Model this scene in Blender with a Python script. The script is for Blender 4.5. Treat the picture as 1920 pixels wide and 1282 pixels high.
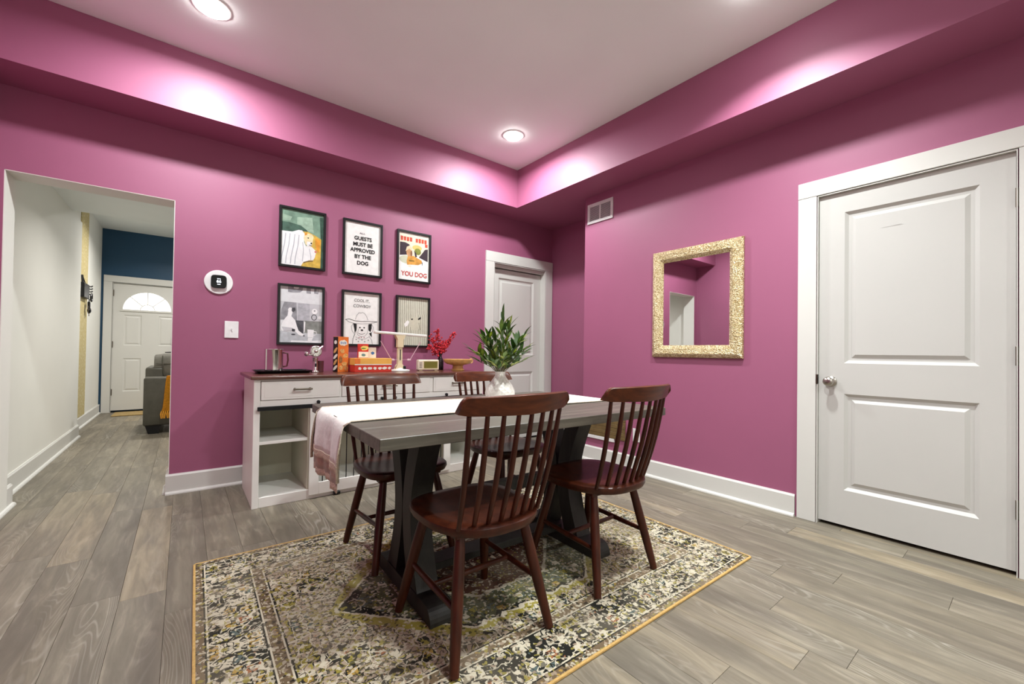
import bpy, bmesh, math, random
from mathutils import Vector, Matrix
random.seed(7)
PI = math.pi
sc = bpy.context.scene
for o in list(bpy.data.objects): bpy.data.objects.remove(o)
C = sc.collection

# ------------------------------------------------------------------ camera, world, exposure
YAW, PITCH, ROLL, HCAM, FPX, PX, PY = .6661, .0115, .0142, 1.039, 780.83, 958.84, 652.11
_r = Vector((math.cos(YAW), -math.sin(YAW), 0)); _f0 = Vector((math.sin(YAW), math.cos(YAW), 0)); _z = Vector((0, 0, 1))
_f = math.cos(PITCH)*_f0 + math.sin(PITCH)*_z; _u = math.cos(PITCH)*_z - math.sin(PITCH)*_f0
_r2 = math.cos(ROLL)*_r + math.sin(ROLL)*_u; _u2 = math.cos(ROLL)*_u - math.sin(ROLL)*_r
cd = bpy.data.cameras.new('camera'); cam = bpy.data.objects.new('camera', cd); C.objects.link(cam)
cam.matrix_world = Matrix(((_r2.x, _u2.x, -_f.x, 0), (_r2.y, _u2.y, -_f.y, 0), (_r2.z, _u2.z, -_f.z, HCAM), (0, 0, 0, 1)))
cd.sensor_fit = 'HORIZONTAL'; cd.sensor_width = 36; cd.lens = FPX/1920*36
cd.shift_x = (960-PX)/1920; cd.shift_y = (PY-641)/1920; cd.clip_start = .02
sc.camera = cam
w = bpy.data.worlds.new('world'); sc.world = w; w.use_nodes = True
w.node_tree.nodes['Background'].inputs[0].default_value = (.8, .85, .9, 1)
w.node_tree.nodes['Background'].inputs[1].default_value = .15
vs = sc.view_settings; vs.view_transform = 'Standard'; vs.look = 'None'; vs.gamma = 1; vs.use_curve_mapping = False
vs.exposure = 0.10
LAMP_W = 62.0          # each dining-room ceiling light
HALL_W = 30.0          # each unseen light added to brighten the living room

# ------------------------------------------------------------------ room numbers (metres)
YA, YS, XS, XB, ZS, ZC = 3.832, 3.493, 2.796, 3.157, 2.601, 3.008
YR = 2.84              # where the closet block ends and the recess begins
XR = 3.65              # recess wall
XL = -.93; YBACK = -3.4; YK = -1.3
OPX0, OPX1, OPZ = -.865, -.068, 2.096
YA2 = 4.03

# ------------------------------------------------------------------ materials
def newmat(name):
    m = bpy.data.materials.new(name); m.use_nodes = True
    nt = m.node_tree; return m, nt, nt.nodes['Principled BSDF']
def N(nt, t, **kw):
    n = nt.nodes.new(t)
    for k, v in kw.items(): setattr(n, k, v)
    return n
def val(nt, a):
    return a
def math_(nt, op, a, b=None, c=None, clamp=False):
    n = nt.nodes.new('ShaderNodeMath'); n.operation = op; n.use_clamp = clamp
    for i, x in enumerate((a, b, c)):
        if x is None: continue
        if isinstance(x, (int, float)): n.inputs[i].default_value = x
        else: nt.links.new(x, n.inputs[i])
    return n.outputs[0]
def mixc(nt, fac, a, b, mode='MIX'):
    n = nt.nodes.new('ShaderNodeMix'); n.data_type = 'RGBA'; n.blend_type = mode
    for s, x in ((n.inputs[0], fac), (n.inputs[6], a), (n.inputs[7], b)):
        if isinstance(x, (int, float)): s.default_value = x
        elif isinstance(x, tuple): s.default_value = (*x[:3], 1)
        else: nt.links.new(x, s)
    return n.outputs[2]
def ramp(nt, fac, stops, interp='LINEAR'):
    n = nt.nodes.new('ShaderNodeValToRGB'); cr = n.color_ramp; cr.interpolation = interp
    while len(cr.elements) < len(stops): cr.elements.new(.5)
    for e, (p, c) in zip(cr.elements, stops): e.position = p; e.color = (*c[:3], 1)
    nt.links.new(fac, n.inputs[0]); return n.outputs[0]
def bump(nt, b, h, strength=.2, dist=.01):
    n = nt.nodes.new('ShaderNodeBump'); n.inputs['Strength'].default_value = strength; n.inputs['Distance'].default_value = dist
    nt.links.new(h, n.inputs['Height']); nt.links.new(n.outputs[0], b.inputs['Normal'])
def noise(nt, vec, scale, detail=3, rough=.5, dist=0.):
    n = nt.nodes.new('ShaderNodeTexNoise'); n.inputs['Scale'].default_value = scale; n.inputs['Detail'].default_value = detail
    n.inputs['Roughness'].default_value = rough; n.inputs['Distortion'].default_value = dist
    if vec is not None: nt.links.new(vec, n.inputs['Vector'])
    return n
def objco(nt, scale=(1, 1, 1), loc=(0, 0, 0)):
    t = nt.nodes.new('ShaderNodeTexCoord'); m = nt.nodes.new('ShaderNodeMapping')
    m.inputs['Scale'].default_value = scale; m.inputs['Location'].default_value = loc
    nt.links.new(t.outputs['Object'], m.inputs['Vector']); return m.outputs[0]
MATS = {}
def plain(name, col, rough=.5, metal=0., spec=.5, var=.06, scale=14., bmp=0., coat=0., alpha=None, trans=0., ior=1.45, sheen=0.):
    """a surface with slight mottling of tone and relief"""
    if name in MATS: return MATS[name]
    m, nt, b = newmat(name)
    co = objco(nt)
    n = noise(nt, co, scale)
    if var:
        lo = tuple(max(0, c*(1-var)) for c in col); hi = tuple(min(1, c*(1+var)) for c in col)
        nt.links.new(ramp(nt, n.outputs[0], [(.3, lo), (.7, hi)]), b.inputs['Base Color'])
    else: b.inputs['Base Color'].default_value = (*col, 1)
    b.inputs['Roughness'].default_value = rough; b.inputs['Metallic'].default_value = metal
    b.inputs['Specular IOR Level'].default_value = spec; b.inputs['Coat Weight'].default_value = coat
    b.inputs['Transmission Weight'].default_value = trans; b.inputs['IOR'].default_value = ior
    b.inputs['Sheen Weight'].default_value = sheen
    if bmp: bump(nt, b, n.outputs[0], bmp, .01)
    MATS[name] = m; return m
def emit(name, col, strength):
    if name in MATS: return MATS[name]
    m, nt, b = newmat(name); b.inputs['Base Color'].default_value = (*col, 1)
    b.inputs['Emission Color'].default_value = (*col, 1); b.inputs['Emission Strength'].default_value = strength
    MATS[name] = m; return m

def paint(name, col, rough=.42, spec=.4):
    m, nt, b = newmat(name); co = objco(nt)
    n = noise(nt, co, 1.3, 2); n2 = noise(nt, co, 220, 2)
    nt.links.new(ramp(nt, n.outputs[0], [(.3, tuple(c*.97 for c in col)), (.7, tuple(min(1, c*1.03) for c in col))]), b.inputs['Base Color'])
    b.inputs['Roughness'].default_value = rough; b.inputs['Specular IOR Level'].default_value = spec
    bump(nt, b, n2.outputs[0], .06, .002); return m
PURPLE = paint('plum_wall_paint', (.335, .096, .182), .55, .6)
CEILW = paint('ceiling_white_paint', (.90, .94, .93), .7, .3)
WHITE = paint('trim_white_paint', (.66, .65, .61), .4, .4)
DOORW = paint('door_white_paint', (.54, .53, .50), .42, .4)
HALLW = paint('warm_white_wall_paint', (.80, .79, .73), .6, .3)
BLUE = paint('navy_wall_paint', (.010, .055, .115), .45, .4)
REVEAL = HALLW

def floor_mat():
    m, nt, b = newmat('grey_oak_vinyl_plank')
    oi = N(nt, 'ShaderNodeObjectInfo')
    tc = N(nt, 'ShaderNodeTexCoord')
    off = N(nt, 'ShaderNodeVectorMath', operation='ADD')
    mul = N(nt, 'ShaderNodeVectorMath', operation='SCALE'); mul.inputs[3].default_value = 1
    comb = N(nt, 'ShaderNodeCombineXYZ')
    r1 = math_(nt, 'MULTIPLY', oi.outputs['Random'], 37.3); r2 = math_(nt, 'MULTIPLY', oi.outputs['Random'], 91.7)
    nt.links.new(r1, comb.inputs[0]); nt.links.new(r2, comb.inputs[1])
    nt.links.new(tc.outputs['Object'], off.inputs[0]); nt.links.new(comb.outputs[0], off.inputs[1])
    mp = N(nt, 'ShaderNodeMapping'); mp.inputs['Scale'].default_value = (1, .13, 1); nt.links.new(off.outputs[0], mp.inputs[0])
    fine = noise(nt, mp.outputs[0], 55, 6, .6)
    broad = noise(nt, mp.outputs[0], 9, 3, .55, .6)
    # cathedral grain: contour lines of a stretched noise
    mp2 = N(nt, 'ShaderNodeMapping'); mp2.inputs['Scale'].default_value = (1, .12, 1); nt.links.new(off.outputs[0], mp2.inputs[0])
    cat = noise(nt, mp2.outputs[0], 8.5, 1.5, .4, .25)
    fr = math_(nt, 'FRACT', math_(nt, 'MULTIPLY', cat.outputs[0], 26))
    line = math_(nt, 'SUBTRACT', 1, math_(nt, 'MULTIPLY', math_(nt, 'ABSOLUTE', math_(nt, 'SUBTRACT', fr, .5)), 5.0), clamp=True)
    mask = ramp(nt, noise(nt, mp2.outputs[0], 2.6, 2).outputs[0], [(.50, (0, 0, 0)), (.64, (1, 1, 1))])
    line = math_(nt, 'MULTIPLY', line, mask)
    base = ramp(nt, oi.outputs['Random'], [(0, (.135, .113, .075)), (.25, (.205, .172, .117)), (.5, (.158, .138, .098)), (.72, (.230, .198, .142)), (.9, (.29, .228, .135)), (1, (.32, .275, .19))])
    c = mixc(nt, math_(nt, 'MULTIPLY', fine.outputs[0], .55), base, (.30, .268, .212))
    c = mixc(nt, ramp(nt, broad.outputs[0], [(.38, (.62, .62, .62)), (.62, (0, 0, 0))]), c, (.125, .108, .085))
    mid = noise(nt, mp.outputs[0], 24, 4, .6, .8)
    c = mixc(nt, ramp(nt, mid.outputs[0], [(.38, (.36, .36, .36)), (.56, (0, 0, 0))]), c, (.095, .082, .058))
    c = mixc(nt, ramp(nt, mid.outputs[0], [(.56, (0, 0, 0)), (.72, (.30, .30, .30))]), c, (.42, .37, .28))
    c = mixc(nt, math_(nt, 'MULTIPLY', line, .38), c, (.52, .49, .42))
    nt.links.new(c, b.inputs['Base Color'])
    nt.links.new(ramp(nt, fine.outputs[0], [(.3, (.42,)*3), (.7, (.56,)*3)]), b.inputs['Roughness'])
    b.inputs['Specular IOR Level'].default_value = .35
    bump(nt, b, math_(nt, 'ADD', fine.outputs[0], line), .12, .002)
    return m
FLOORM = floor_mat()

def wood(name, dark, light, rough=.3, scale=(6, 60, 60), coat=.0, spec=.5):
    m, nt, b = newmat(name); co = objco(nt, scale)
    n = noise(nt, co, 1.0, 5, .55, .4)
    nt.links.new(ramp(nt, n.outputs[0], [(.3, dark), (.7, light)]), b.inputs['Base Color'])
    b.inputs['Roughness'].default_value = rough; b.inputs['Coat Weight'].default_value = coat; b.inputs['Coat Roughness'].default_value = .15
    b.inputs['Specular IOR Level'].default_value = spec
    bump(nt, b, n.outputs[0], .05, .002); return m
CHERRY = wood('dark_cherry_wood_shade', (.026, .0055, .0022), (.062, .0135, .0048), .34, (30, 30, 6), .08, .25)  # seats and legs coloured darker to stand in for under-table shade
CHERRY_R = wood('dark_cherry_wood_lit', (.046, .0105, .0036), (.110, .027, .008), .36, (8, 60, 60), .05, .22)  # lighter copy of the cherry, coloured as rails that catch the light
TABLEM = wood('charcoal_weathered_wood', (.052, .046, .034), (.120, .106, .080), .38, (3, 45, 45), 0., .5)
TABLEL = wood('charcoal_leg_wood_shade', (.008, .0076, .006), (.019, .018, .014), .55, (45, 45, 4))  # leg colour lowered to imitate the dark beneath the table
COUNTER = wood('walnut_counter_wood', (.060, .018, .010), (.14, .048, .026), .28, (2.5, 40, 40), .3)
OAKM = wood('raw_gold_oak', (.45, .34, .15), (.62, .50, .25), .6, (30, 30, 3))
BLACKM = plain('matte_black_metal', (.010, .010, .011), .4, .3)
CHROME = plain('polished_steel', (.75, .74, .72), .12, 1., var=.03)
NICKEL = plain('satin_nickel', (.42, .39, .35), .28, 1., var=.03)
DARKN = plain('dark_nickel', (.16, .13, .10), .35, 1., var=.03)
CAB = plain('sideboard_white_lacquer', (.90, .885, .83), .4, var=.03, scale=5)
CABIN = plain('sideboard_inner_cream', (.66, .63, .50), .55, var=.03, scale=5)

# ------------------------------------------------------------------ mesh helpers
def box(bm, x0, x1, y0, y1, z0, z1, bev=0., seg=1):
    vs_ = [bm.verts.new(p) for p in ((x0, y0, z0), (x1, y0, z0), (x1, y1, z0), (x0, y1, z0), (x0, y0, z1), (x1, y0, z1), (x1, y1, z1), (x0, y1, z1))]
    fs = [bm.faces.new([vs_[i] for i in f]) for f in ((3, 2, 1, 0), (4, 5, 6, 7), (0, 1, 5, 4), (1, 2, 6, 5), (2, 3, 7, 6), (3, 0, 4, 7))]
    if bev:
        es = list({e for f in fs for e in f.edges})
        bmesh.ops.bevel(bm, geom=es, offset=bev, segments=seg, affect='EDGES', profile=.5)
def tube(bm, pts, rad, seg=12, caps=True, flat=1.):
    pts = [Vector(p) for p in pts]
    if isinstance(rad, (int, float)): rad = [rad]*len(pts)
    rings = []; prev = None
    for i, p in enumerate(pts):
        d = (pts[min(i+1, len(pts)-1)] - pts[max(i-1, 0)]).normalized()
        if prev is None:
            a = Vector((0, 0, 1)) if abs(d.z) < .9 else Vector((1, 0, 0))
            n = d.cross(a).normalized()
        else: n = (prev - d*prev.dot(d)).normalized()
        prev = n; b_ = d.cross(n)
        rings.append([bm.verts.new(p + rad[i]*(math.cos(t)*n + math.sin(t)*b_*flat)) for t in [2*PI*k/seg for k in range(seg)]])
    for a, b_ in zip(rings, rings[1:]):
        for k in range(seg):
            bm.faces.new((a[k], a[(k+1) % seg], b_[(k+1) % seg], b_[k]))
    if caps:
        bm.faces.new(rings[0][::-1]); bm.faces.new(rings[-1])
def lathe(bm, prof, seg=28, c=(0, 0), sx=1., sy=1., caps=True):
    rings = [[bm.verts.new((c[0]+r*sx*math.cos(2*PI*k/seg), c[1]+r*sy*math.sin(2*PI*k/seg), z)) for k in range(seg)] for r, z in prof]
    for a, b_ in zip(rings, rings[1:]):
        for k in range(seg): bm.faces.new((a[k], a[(k+1) % seg], b_[(k+1) % seg], b_[k]))
    if caps:
        bm.faces.new(rings[0][::-1]); bm.faces.new(rings[-1])
def prism(bm, poly, h0, h1, axis='z'):
    """2-d outline extruded along an axis"""
    def P(a, b_, h): return {'z': (a, b_, h), 'x': (h, a, b_), 'y': (a, h, b_)}[axis]
    A = [bm.verts.new(P(a, b_, h0)) for a, b_ in poly]; B = [bm.verts.new(P(a, b_, h1)) for a, b_ in poly]
    n = len(poly)
    for i in range(n): bm.faces.new((A[i], A[(i+1) % n], B[(i+1) % n], B[i]))
    bm.faces.new(A[::-1]); bm.faces.new(B)
def ball(bm, c, r, seg=12, sz=(1, 1, 1)):
    res = bmesh.ops.create_uvsphere(bm, u_segments=seg, v_segments=max(6, seg//2+2), radius=r)
    bmesh.ops.scale(bm, vec=sz, verts=res['verts']); bmesh.ops.translate(bm, vec=c, verts=res['verts'])
def torus(bm, c, R, r, axis='z', seg=24, s2=8, a0=0, a1=2*PI):
    full = abs(a1-a0-2*PI) < 1e-3; n = seg if full else seg+1
    rings = []
    for i in range(n):
        t = a0+(a1-a0)*i/seg; ring = []
        for k in range(s2):
            q = 2*PI*k/s2; rr = R+r*math.cos(q); h = r*math.sin(q); a, b_ = rr*math.cos(t), rr*math.sin(t)
            ring.append(bm.verts.new(Vector(c)+Vector({'z': (a, b_, h), 'x': (h, a, b_), 'y': (a, h, b_)}[axis])))
        rings.append(ring)
    for i in range(seg):
        A, B = rings[i], rings[(i+1) % n]
        for k in range(s2): bm.faces.new((A[k], A[(k+1) % s2], B[(k+1) % s2], B[k]))
def finish(name, bm, mat, parent=None, smooth=False, loc=None, rot=None):
    bmesh.ops.recalc_face_normals(bm, faces=bm.faces)
    me = bpy.data.meshes.new(name); bm.to_mesh(me); bm.free()
    if mat is not None: me.materials.append(mat)
    if smooth:
        for p in me.polygons: p.use_smooth = True
    o = bpy.data.objects.new(name, me); C.objects.link(o)
    if parent is not None: o.parent = parent
    if loc is not None: o.location = loc
    if rot is not None: o.rotation_euler = rot
    if smooth:
        md = o.modifiers.new('edges', 'EDGE_SPLIT'); md.split_angle = math.radians(42)
    return o
def mk(name, mat, parent, fn, smooth=False, loc=None, rot=None):
    bm = bmesh.new(); fn(bm); return finish(name, bm, mat, parent, smooth, loc, rot)
def bx(name, mat, parent, x0, x1, y0, y1, z0, z1, bev=.002):
    return mk(name, mat, parent, lambda bm: box(bm, x0, x1, y0, y1, z0, z1, bev))
def tag(o, label, cat=None, group=None, kind=None):
    o['label'] = label
    if cat: o['category'] = cat
    if group: o['group'] = group
    if kind: o['kind'] = kind
    return o
def struct(o, label=None):
    o['kind'] = 'structure'
    if label: o['label'] = label
    return o
def thing(name, label, cat, loc=(0, 0, 0), rot=(0, 0, 0), group=None):
    o = bpy.data.objects.new(name, None); C.objects.link(o); o.empty_display_size = .05
    o.location = loc; o.rotation_euler = rot; return tag(o, label, cat, group)
def copyobj(o, parent=None):
    c = o.copy(); C.objects.link(c)
    if parent is not None: c.parent = parent
    return c
def dup(root, loc, rot, label, group=None):
    r = copyobj(root); r.location = loc; r.rotation_euler = rot; r['label'] = label
    if group: r['group'] = group
    for ch in list(root.children):
        c = copyobj(ch, r)
        for g in list(ch.children): copyobj(g, c)
    return r
FRONT = (PI/2, 0, 0)              # local x right, y up, z out of the wall that carries the pictures
RIGHT = (PI/2, 0, -PI/2)          # the same on the mirror wall
def lettering(name, text, size, mat, parent, loc, sx=1., align='CENTER', bold=0.):
    cu = bpy.data.curves.new('t', 'FONT'); cu.body = text; cu.size = size; cu.align_x = align; cu.align_y = 'CENTER'
    cu.offset = bold; cu.resolution_u = 3
    t = bpy.data.objects.new('t', cu); C.objects.link(t)
    dg = bpy.context.evaluated_depsgraph_get()
    me = bpy.data.meshes.new_from_object(t.evaluated_get(dg)); bpy.data.objects.remove(t)
    me.materials.clear(); me.materials.append(mat)
    o = bpy.data.objects.new(name, me); C.objects.link(o); o.parent = parent; o.location = loc; o.scale = (sx, 1, 1)
    return o

# ------------------------------------------------------------------ floor
sub = bx('floor', plain('subfloor_dark', (.06, .05, .04), .8), None, -1.6, 4.4, YBACK-.1, 9.3, -.08, -.008, 0)
struct(sub, 'grey-brown wood plank floor running through to the living room')
PW, PL = .15, 1.22
X0 = -.341-.15*5
bm = bmesh.new(); box(bm, .0004, PW-.0004, .0005, PL-.0005, -.008, 0, .0008)
bmesh.ops.recalc_face_normals(bm, faces=bm.faces)
PLANK = bpy.data.meshes.new('plank'); bm.to_mesh(PLANK); bm.free(); PLANK.materials.append(FLOORM)
def plank(x, y0, y1):
    if y1-y0 < .02: return
    if abs(y1-y0-PL) < 1e-4: me = PLANK
    else:
        b2 = bmesh.new(); box(b2, .0004, PW-.0004, .0005, y1-y0-.0005, -.008, 0, .0008); bmesh.ops.recalc_face_normals(b2, faces=b2.faces)
        me = bpy.data.meshes.new('plank'); b2.to_mesh(me); b2.free(); me.materials.append(FLOORM)
    o = bpy.data.objects.new('plank', me); C.objects.link(o); o.parent = sub; o.location = (x, y0, 0)
rng = random.Random(3)
k = 0
while True:
    x = X0 + k*PW
    if x > 3.68: break
    ymax = 9.12 if x < .35 else 3.86
    ymin = -1.35
    ph = rng.random()*PL
    if k == 4: ph = (2.885+1.35) % PL
    if abs(x-1.759) < .01: ph = (.402+1.35) % PL
    y = -1.35 - PL + ph
    while y < ymax:
        a, b_ = max(y, ymin), min(y+PL, ymax)
        plank(x, a, b_); y += PL
    k += 1

fk = bx('floor_kitchen', FLOORM, None, -1.1, 3.4, YBACK, -1.352, -.0078, 0, 0)
struct(fk, 'plank floor behind the viewpoint')
# ------------------------------------------------------------------ walls, soffits, ceilings
def boxes(name, mat, lst, label=None, parent=None):
    def f(bm):
        for b_ in lst: box(bm, *b_)
    o = mk(name, mat, parent, f)
    return struct(o, label) if parent is None else o
DA0, DA1, DAZ = 2.742, 3.525, 2.06      # opening of the far white door in the picture wall
boxes('wall_front', PURPLE, [(XL, OPX0, YA, YA+.02, 0, ZC), (OPX0, OPX1, YA, YA+.02, OPZ, ZC), (OPX1, DA0, YA, YA+.02, 0, ZC),
                             (DA0, DA1, YA, YA+.02, DAZ, ZC), (DA1, XR+.02, YA, YA+.02, 0, ZC)], 'plum painted wall that carries the six framed prints')
boxes('wall_front_core', HALLW, [(-1.3, OPX0, YA+.0202, YA2, 0, ZC), (OPX0, OPX1, YA+.0202, YA2, OPZ, ZC), (OPX1, DA0, YA+.0202, YA2, 0, ZC),
                                 (DA0, DA1, YA+.0202, YA2, DAZ, ZC), (DA1, 4.2, YA+.0202, YA2, 0, ZC), (DA0-.1, DA1+.1, YA2+.001, YA2+.05, 0, 2.3)], 'white inner faces of the opening to the living room')
# thin white lining of the opening so that the purple paint stops at the corner
def lining(bm):
    box(bm, OPX0, OPX0+.004, YA+.001, YA2, 0, OPZ); box(bm, OPX1-.004, OPX1, YA+.001, YA2, 0, OPZ); box(bm, OPX0, OPX1, YA+.001, YA2, OPZ-.004, OPZ)
struct(mk('trim_1', HALLW, None, lining), 'white reveal around the opening to the living room')
boxes('wall_left', PURPLE, [(XL-.1, XL, YK, YA, 0, ZC)], 'plum wall opposite the mirror')
boxes('wall_left_fill', HALLW, [(XL-.1, XL, YBACK, YK-.0005, 0, ZC)], 'unseen white left wall added behind the viewpoint for neutral fill')  # unseen extension of the room, white to neutralise the bounce
boxes('wall_back', HALLW, [(XL-.1, 3.4, YBACK-.1, YBACK, 0, ZC)], 'unseen white wall set back behind the viewpoint for neutral fill')  # out of view, moved back and whitened for neutral bounce
DB0, DB1, DBZ = .069, .876, 2.056
boxes('wall_right', PURPLE, [(XB, XB+.11, YK, DB0, 0, ZS+.01), (XB, XB+.11, DB1, YR, 0, ZS+.01), (XB, XB+.11, DB0, DB1, DBZ, ZS+.01), (XB+.112, XR-.002, YR-.11, YR, 0, ZS+.01)],
      'plum wall with the mirror and the white closet door')
boxes('wall_right_fill', HALLW, [(XB, XB+.11, YBACK, YK-.0005, 0, ZC)], 'unseen white right wall added behind the viewpoint for neutral fill')  # unseen, added with the left one to whiten the fill
boxes('wall_closet', plain('closet_shade', (.02, .02, .02), .9), [(XB+.12, XB+.14, -.1, 1.1, 0, 2.3)])  # black sheet coloured as the darkness behind the door gap
boxes('wall_recess', PURPLE, [(XR, XR+.1, YR-.02, YA, 0, ZC)], 'plum side wall of the recess beside the far door')
boxes('wall_soffit_front', PURPLE, [(XL, XS, YS, YA-.0005, ZS, ZC-.001)], 'plum boxed soffit over the picture wall')
boxes('wall_soffit_right', PURPLE, [(XS, XR-.0005, YK, YA-.0005, ZS, ZC-.001)], 'plum boxed soffit over the mirror wall')
boxes('ceiling', CEILW, [(XL-.1, XR+.1, YBACK-.1, YA+.02, ZC, ZC+.08)], 'flat white dining room ceiling')
# living room seen through the opening
HX, HX2, HY, FY = -.95, -1.04, 6.85, 9.11
boxes('wall_hall', HALLW, [(HX-.2, HX, YA2+.0005, HY, 0, 2.47)], 'long warm white wall of the passage')
boxes('wall_hall_recessed', HALLW, [(HX2-.1, HX2, HY+.0005, FY, 0, 2.92)], 'set-back white wall beside the front door')
boxes('wall_hall_right', HALLW, [(2.6, 2.7, YA2, FY, 0, 2.92)])
boxes('wall_far', BLUE, [(HX2-.1, -.91, FY, FY+.1, 0, 2.92), (.0, 2.7, FY, FY+.1, 0, 2.92), (-.91, .0, FY, FY+.1, 2.075, 2.92), (-.95, .05, FY+.11, FY+.15, 0, 2.2)], 'navy blue end wall around the front door')
boxes('ceiling_hall', CEILW, [(HX-.2, 2.7, YA2+.0005, 6.25, 2.465, 2.56), (HX-.2, 2.7, 6.25, 6.28, 2.465, 2.92)], 'lower white ceiling of the passage')
boxes('ceiling_living', CEILW, [(HX2-.1, 2.7, 6.28, FY+.1, 2.905, 3.0)], 'white living room ceiling')

# baseboards: board with a small ogee top and a quarter-round shoe
def base_x(name, x0, x1, yface, d, mat=WHITE, h=.141, label=None):      # along x; d=-1 faces -y
    def f(bm):
        prism(bm, [(yface, 0), (yface+d*.015, 0), (yface+d*.015, h-.012), (yface+d*.009, h-.004), (yface+d*.007, h), (yface, h)], x0, x1, 'x')
    o = struct(mk(name, mat, None, f), label or 'white baseboard')
    mk('shoe_moulding', mat, o, lambda bm: prism(bm, [(yface+d*.0152, 0), (yface+d*.033, 0), (yface+d*.032, .008), (yface+d*.026, .016), (yface+d*.0152, .02)], x0, x1, 'x'))
    return o
def base_y(name, y0, y1, xface, d, mat=WHITE, h=.141, label=None):
    def f(bm):
        prism(bm, [(xface, 0), (xface+d*.015, 0), (xface+d*.015, h-.012), (xface+d*.009, h-.004), (xface+d*.007, h), (xface, h)], y0, y1, 'y')
    o = struct(mk(name, mat, None, f), label or 'white baseboard')
    mk('shoe_moulding', mat, o, lambda bm: prism(bm, [(xface+d*.0152, 0), (xface+d*.033, 0), (xface+d*.032, .008), (xface+d*.026, .016), (xface+d*.0152, .02)], y0, y1, 'y'))
    return o
base_x('baseboard_front', OPX1-.019, DA0-.13, YA, -1, label='white baseboard under the framed prints')
base_y('baseboard_jamb', YA+.0012, YA2+.02, OPX1-.004, -1, label='white baseboard end on the opening jamb')
base_y('baseboard_stub', YA-.02, YA2+.12, OPX0-.012, 1, label='white baseboard at the near left edge')
base_y('baseboard_hall', YA2+.125, HY, HX, 1, label='white baseboard of the passage wall')
base_y('baseboard_hall_recessed', HY+.002, FY-.02, HX2, 1, label='white baseboard of the set-back wall')
base_y('baseboard_right', DB1+.118, YR, XB, -1, label='white baseboard under the mirror')
base_y('baseboard_right_near', YK, DB0-.118, XB, -1)
base_y('baseboard_recess', YR, YA-.02, XR, -1)
base_x('baseboard_far', HX2+.016, -1.03, FY, -1)

# ------------------------------------------------------------------ doors
def door_slab(bm, wd, h, panels, th=.035, prof=((0, 0), (.007, -.006), (.017, -.015), (.032, -.016), (.052, -.004))):
    xs = sorted({0, wd, *[p[0] for p in panels], *[p[2] for p in panels]}); ys = sorted({0, h, *[p[1] for p in panels], *[p[3] for p in panels]})
    V = {}
    def v(x, y, z):
        k_ = (round(x, 5), round(y, 5), round(z, 5))
        if k_ not in V: V[k_] = bm.verts.new((x, y, z))
        return V[k_]
    for i in range(len(xs)-1):
        for j in range(len(ys)-1):
            cx, cy = (xs[i]+xs[i+1])/2, (ys[j]+ys[j+1])/2
            if any(p[0] < cx < p[2] and p[1] < cy < p[3] for p in panels): continue
            bm.faces.new((v(xs[i], ys[j], 0), v(xs[i+1], ys[j], 0), v(xs[i+1], ys[j+1], 0), v(xs[i], ys[j+1], 0)))
    for (a, b_, c, d) in panels:
        loops = [[v(a+o_, b_+o_, z), v(c-o_, b_+o_, z), v(c-o_, d-o_, z), v(a+o_, d-o_, z)] for o_, z in prof]
        for A, B in zip(loops, loops[1:]):
            for q in range(4): bm.faces.new((A[q], A[(q+1) % 4], B[(q+1) % 4], B[q]))
        bm.faces.new(loops[-1])
    bk = [bm.verts.new(p) for p in ((0, 0, -th), (wd, 0, -th), (wd, h, -th), (0, h, -th))]; bm.faces.new(bk[::-1])
    # sides as plain quads (kept separate from the subdivided front edge)
    fr = [bm.verts.new(p) for p in ((0, 0, 0), (wd, 0, 0), (wd, h, 0), (0, h, 0))]
    for q in range(4): bm.faces.new((fr[q], bk[q], bk[(q+1) % 4], fr[(q+1) % 4]))
def casing(root, wd, h, cw, out=.018, mat=WHITE, jamb=.10):
    """three flat casing boards around an opening 0..wd x 0..h, plus the jamb lining"""
    bx('casing_side', mat, root, -cw, -.004, 0, h+.004, 0, out, .0015); bx('casing_side', mat, root, wd+.004, wd+cw, 0, h+.004, 0, out, .0015)
    bx('casing_head', mat, root, -cw, wd+cw, h+.005, h+cw, 0, out+.002, .0015)
    def jm(bm):
        box(bm, .0003, .004, 0, h-.0003, -jamb, .016); box(bm, wd-.004, wd-.0003, 0, h-.0003, -jamb, .016); box(bm, .0045, wd-.0045, h-.004, h-.0003, -jamb, .016)
    mk('jamb', mat, root, jm)
def hinge(root, x, y, mat, r=.006, hh=.09, z=.004):
    def f(bm):
        tube(bm, [(x, y-hh/2, z), (x, y+hh/2, z)], r, 8); tube(bm, [(x, y+hh/2, z), (x, y+hh/2+.006, z)], [r*1.15, r*.4], 8)
        box(bm, x-.002, x+.014, y-hh/2, y+hh/2, z-.004, z-.002)
    return mk('hinge', mat, root, f)

# closet door on the mirror wall; local x = along the wall to the right, starting at the latch side
WB = DB1-DB0
d1 = thing('door_1', 'large white two-panel closet door with satin knob, right of the mirror', 'door', (XB, DB1, 0), RIGHT); d1['kind'] = 'structure'
casing(d1, WB, DBZ, .105)
s = mk('door_slab', DOORW, d1, lambda bm: door_slab(bm, WB-.012, 2.028, [(.128, .212, .678, .795), (.128, .982, .678, 1.905)]), loc=(.006, .022, -.006))
def knob_fn(bm):
    q = [(.031, .0), (.032, .004), (.028, .009), (.013, .012), (.011, .03), (.020, .036), (.0275, .048), (.0275, .056), (.022, .064), (.010, .068)]
    rings = lathe(bm, q, 24)
kn = mk('door_knob', NICKEL, s, knob_fn, True, loc=(.062, .868, .001))
bx('latch_plate', DARKN, d1, -.006, .004, .87, .93, -.003, .0175, .0005)
for hy in (1.823, 1.056, .318): hinge(d1, WB-.002, hy, DARKN, z=.006)
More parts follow.
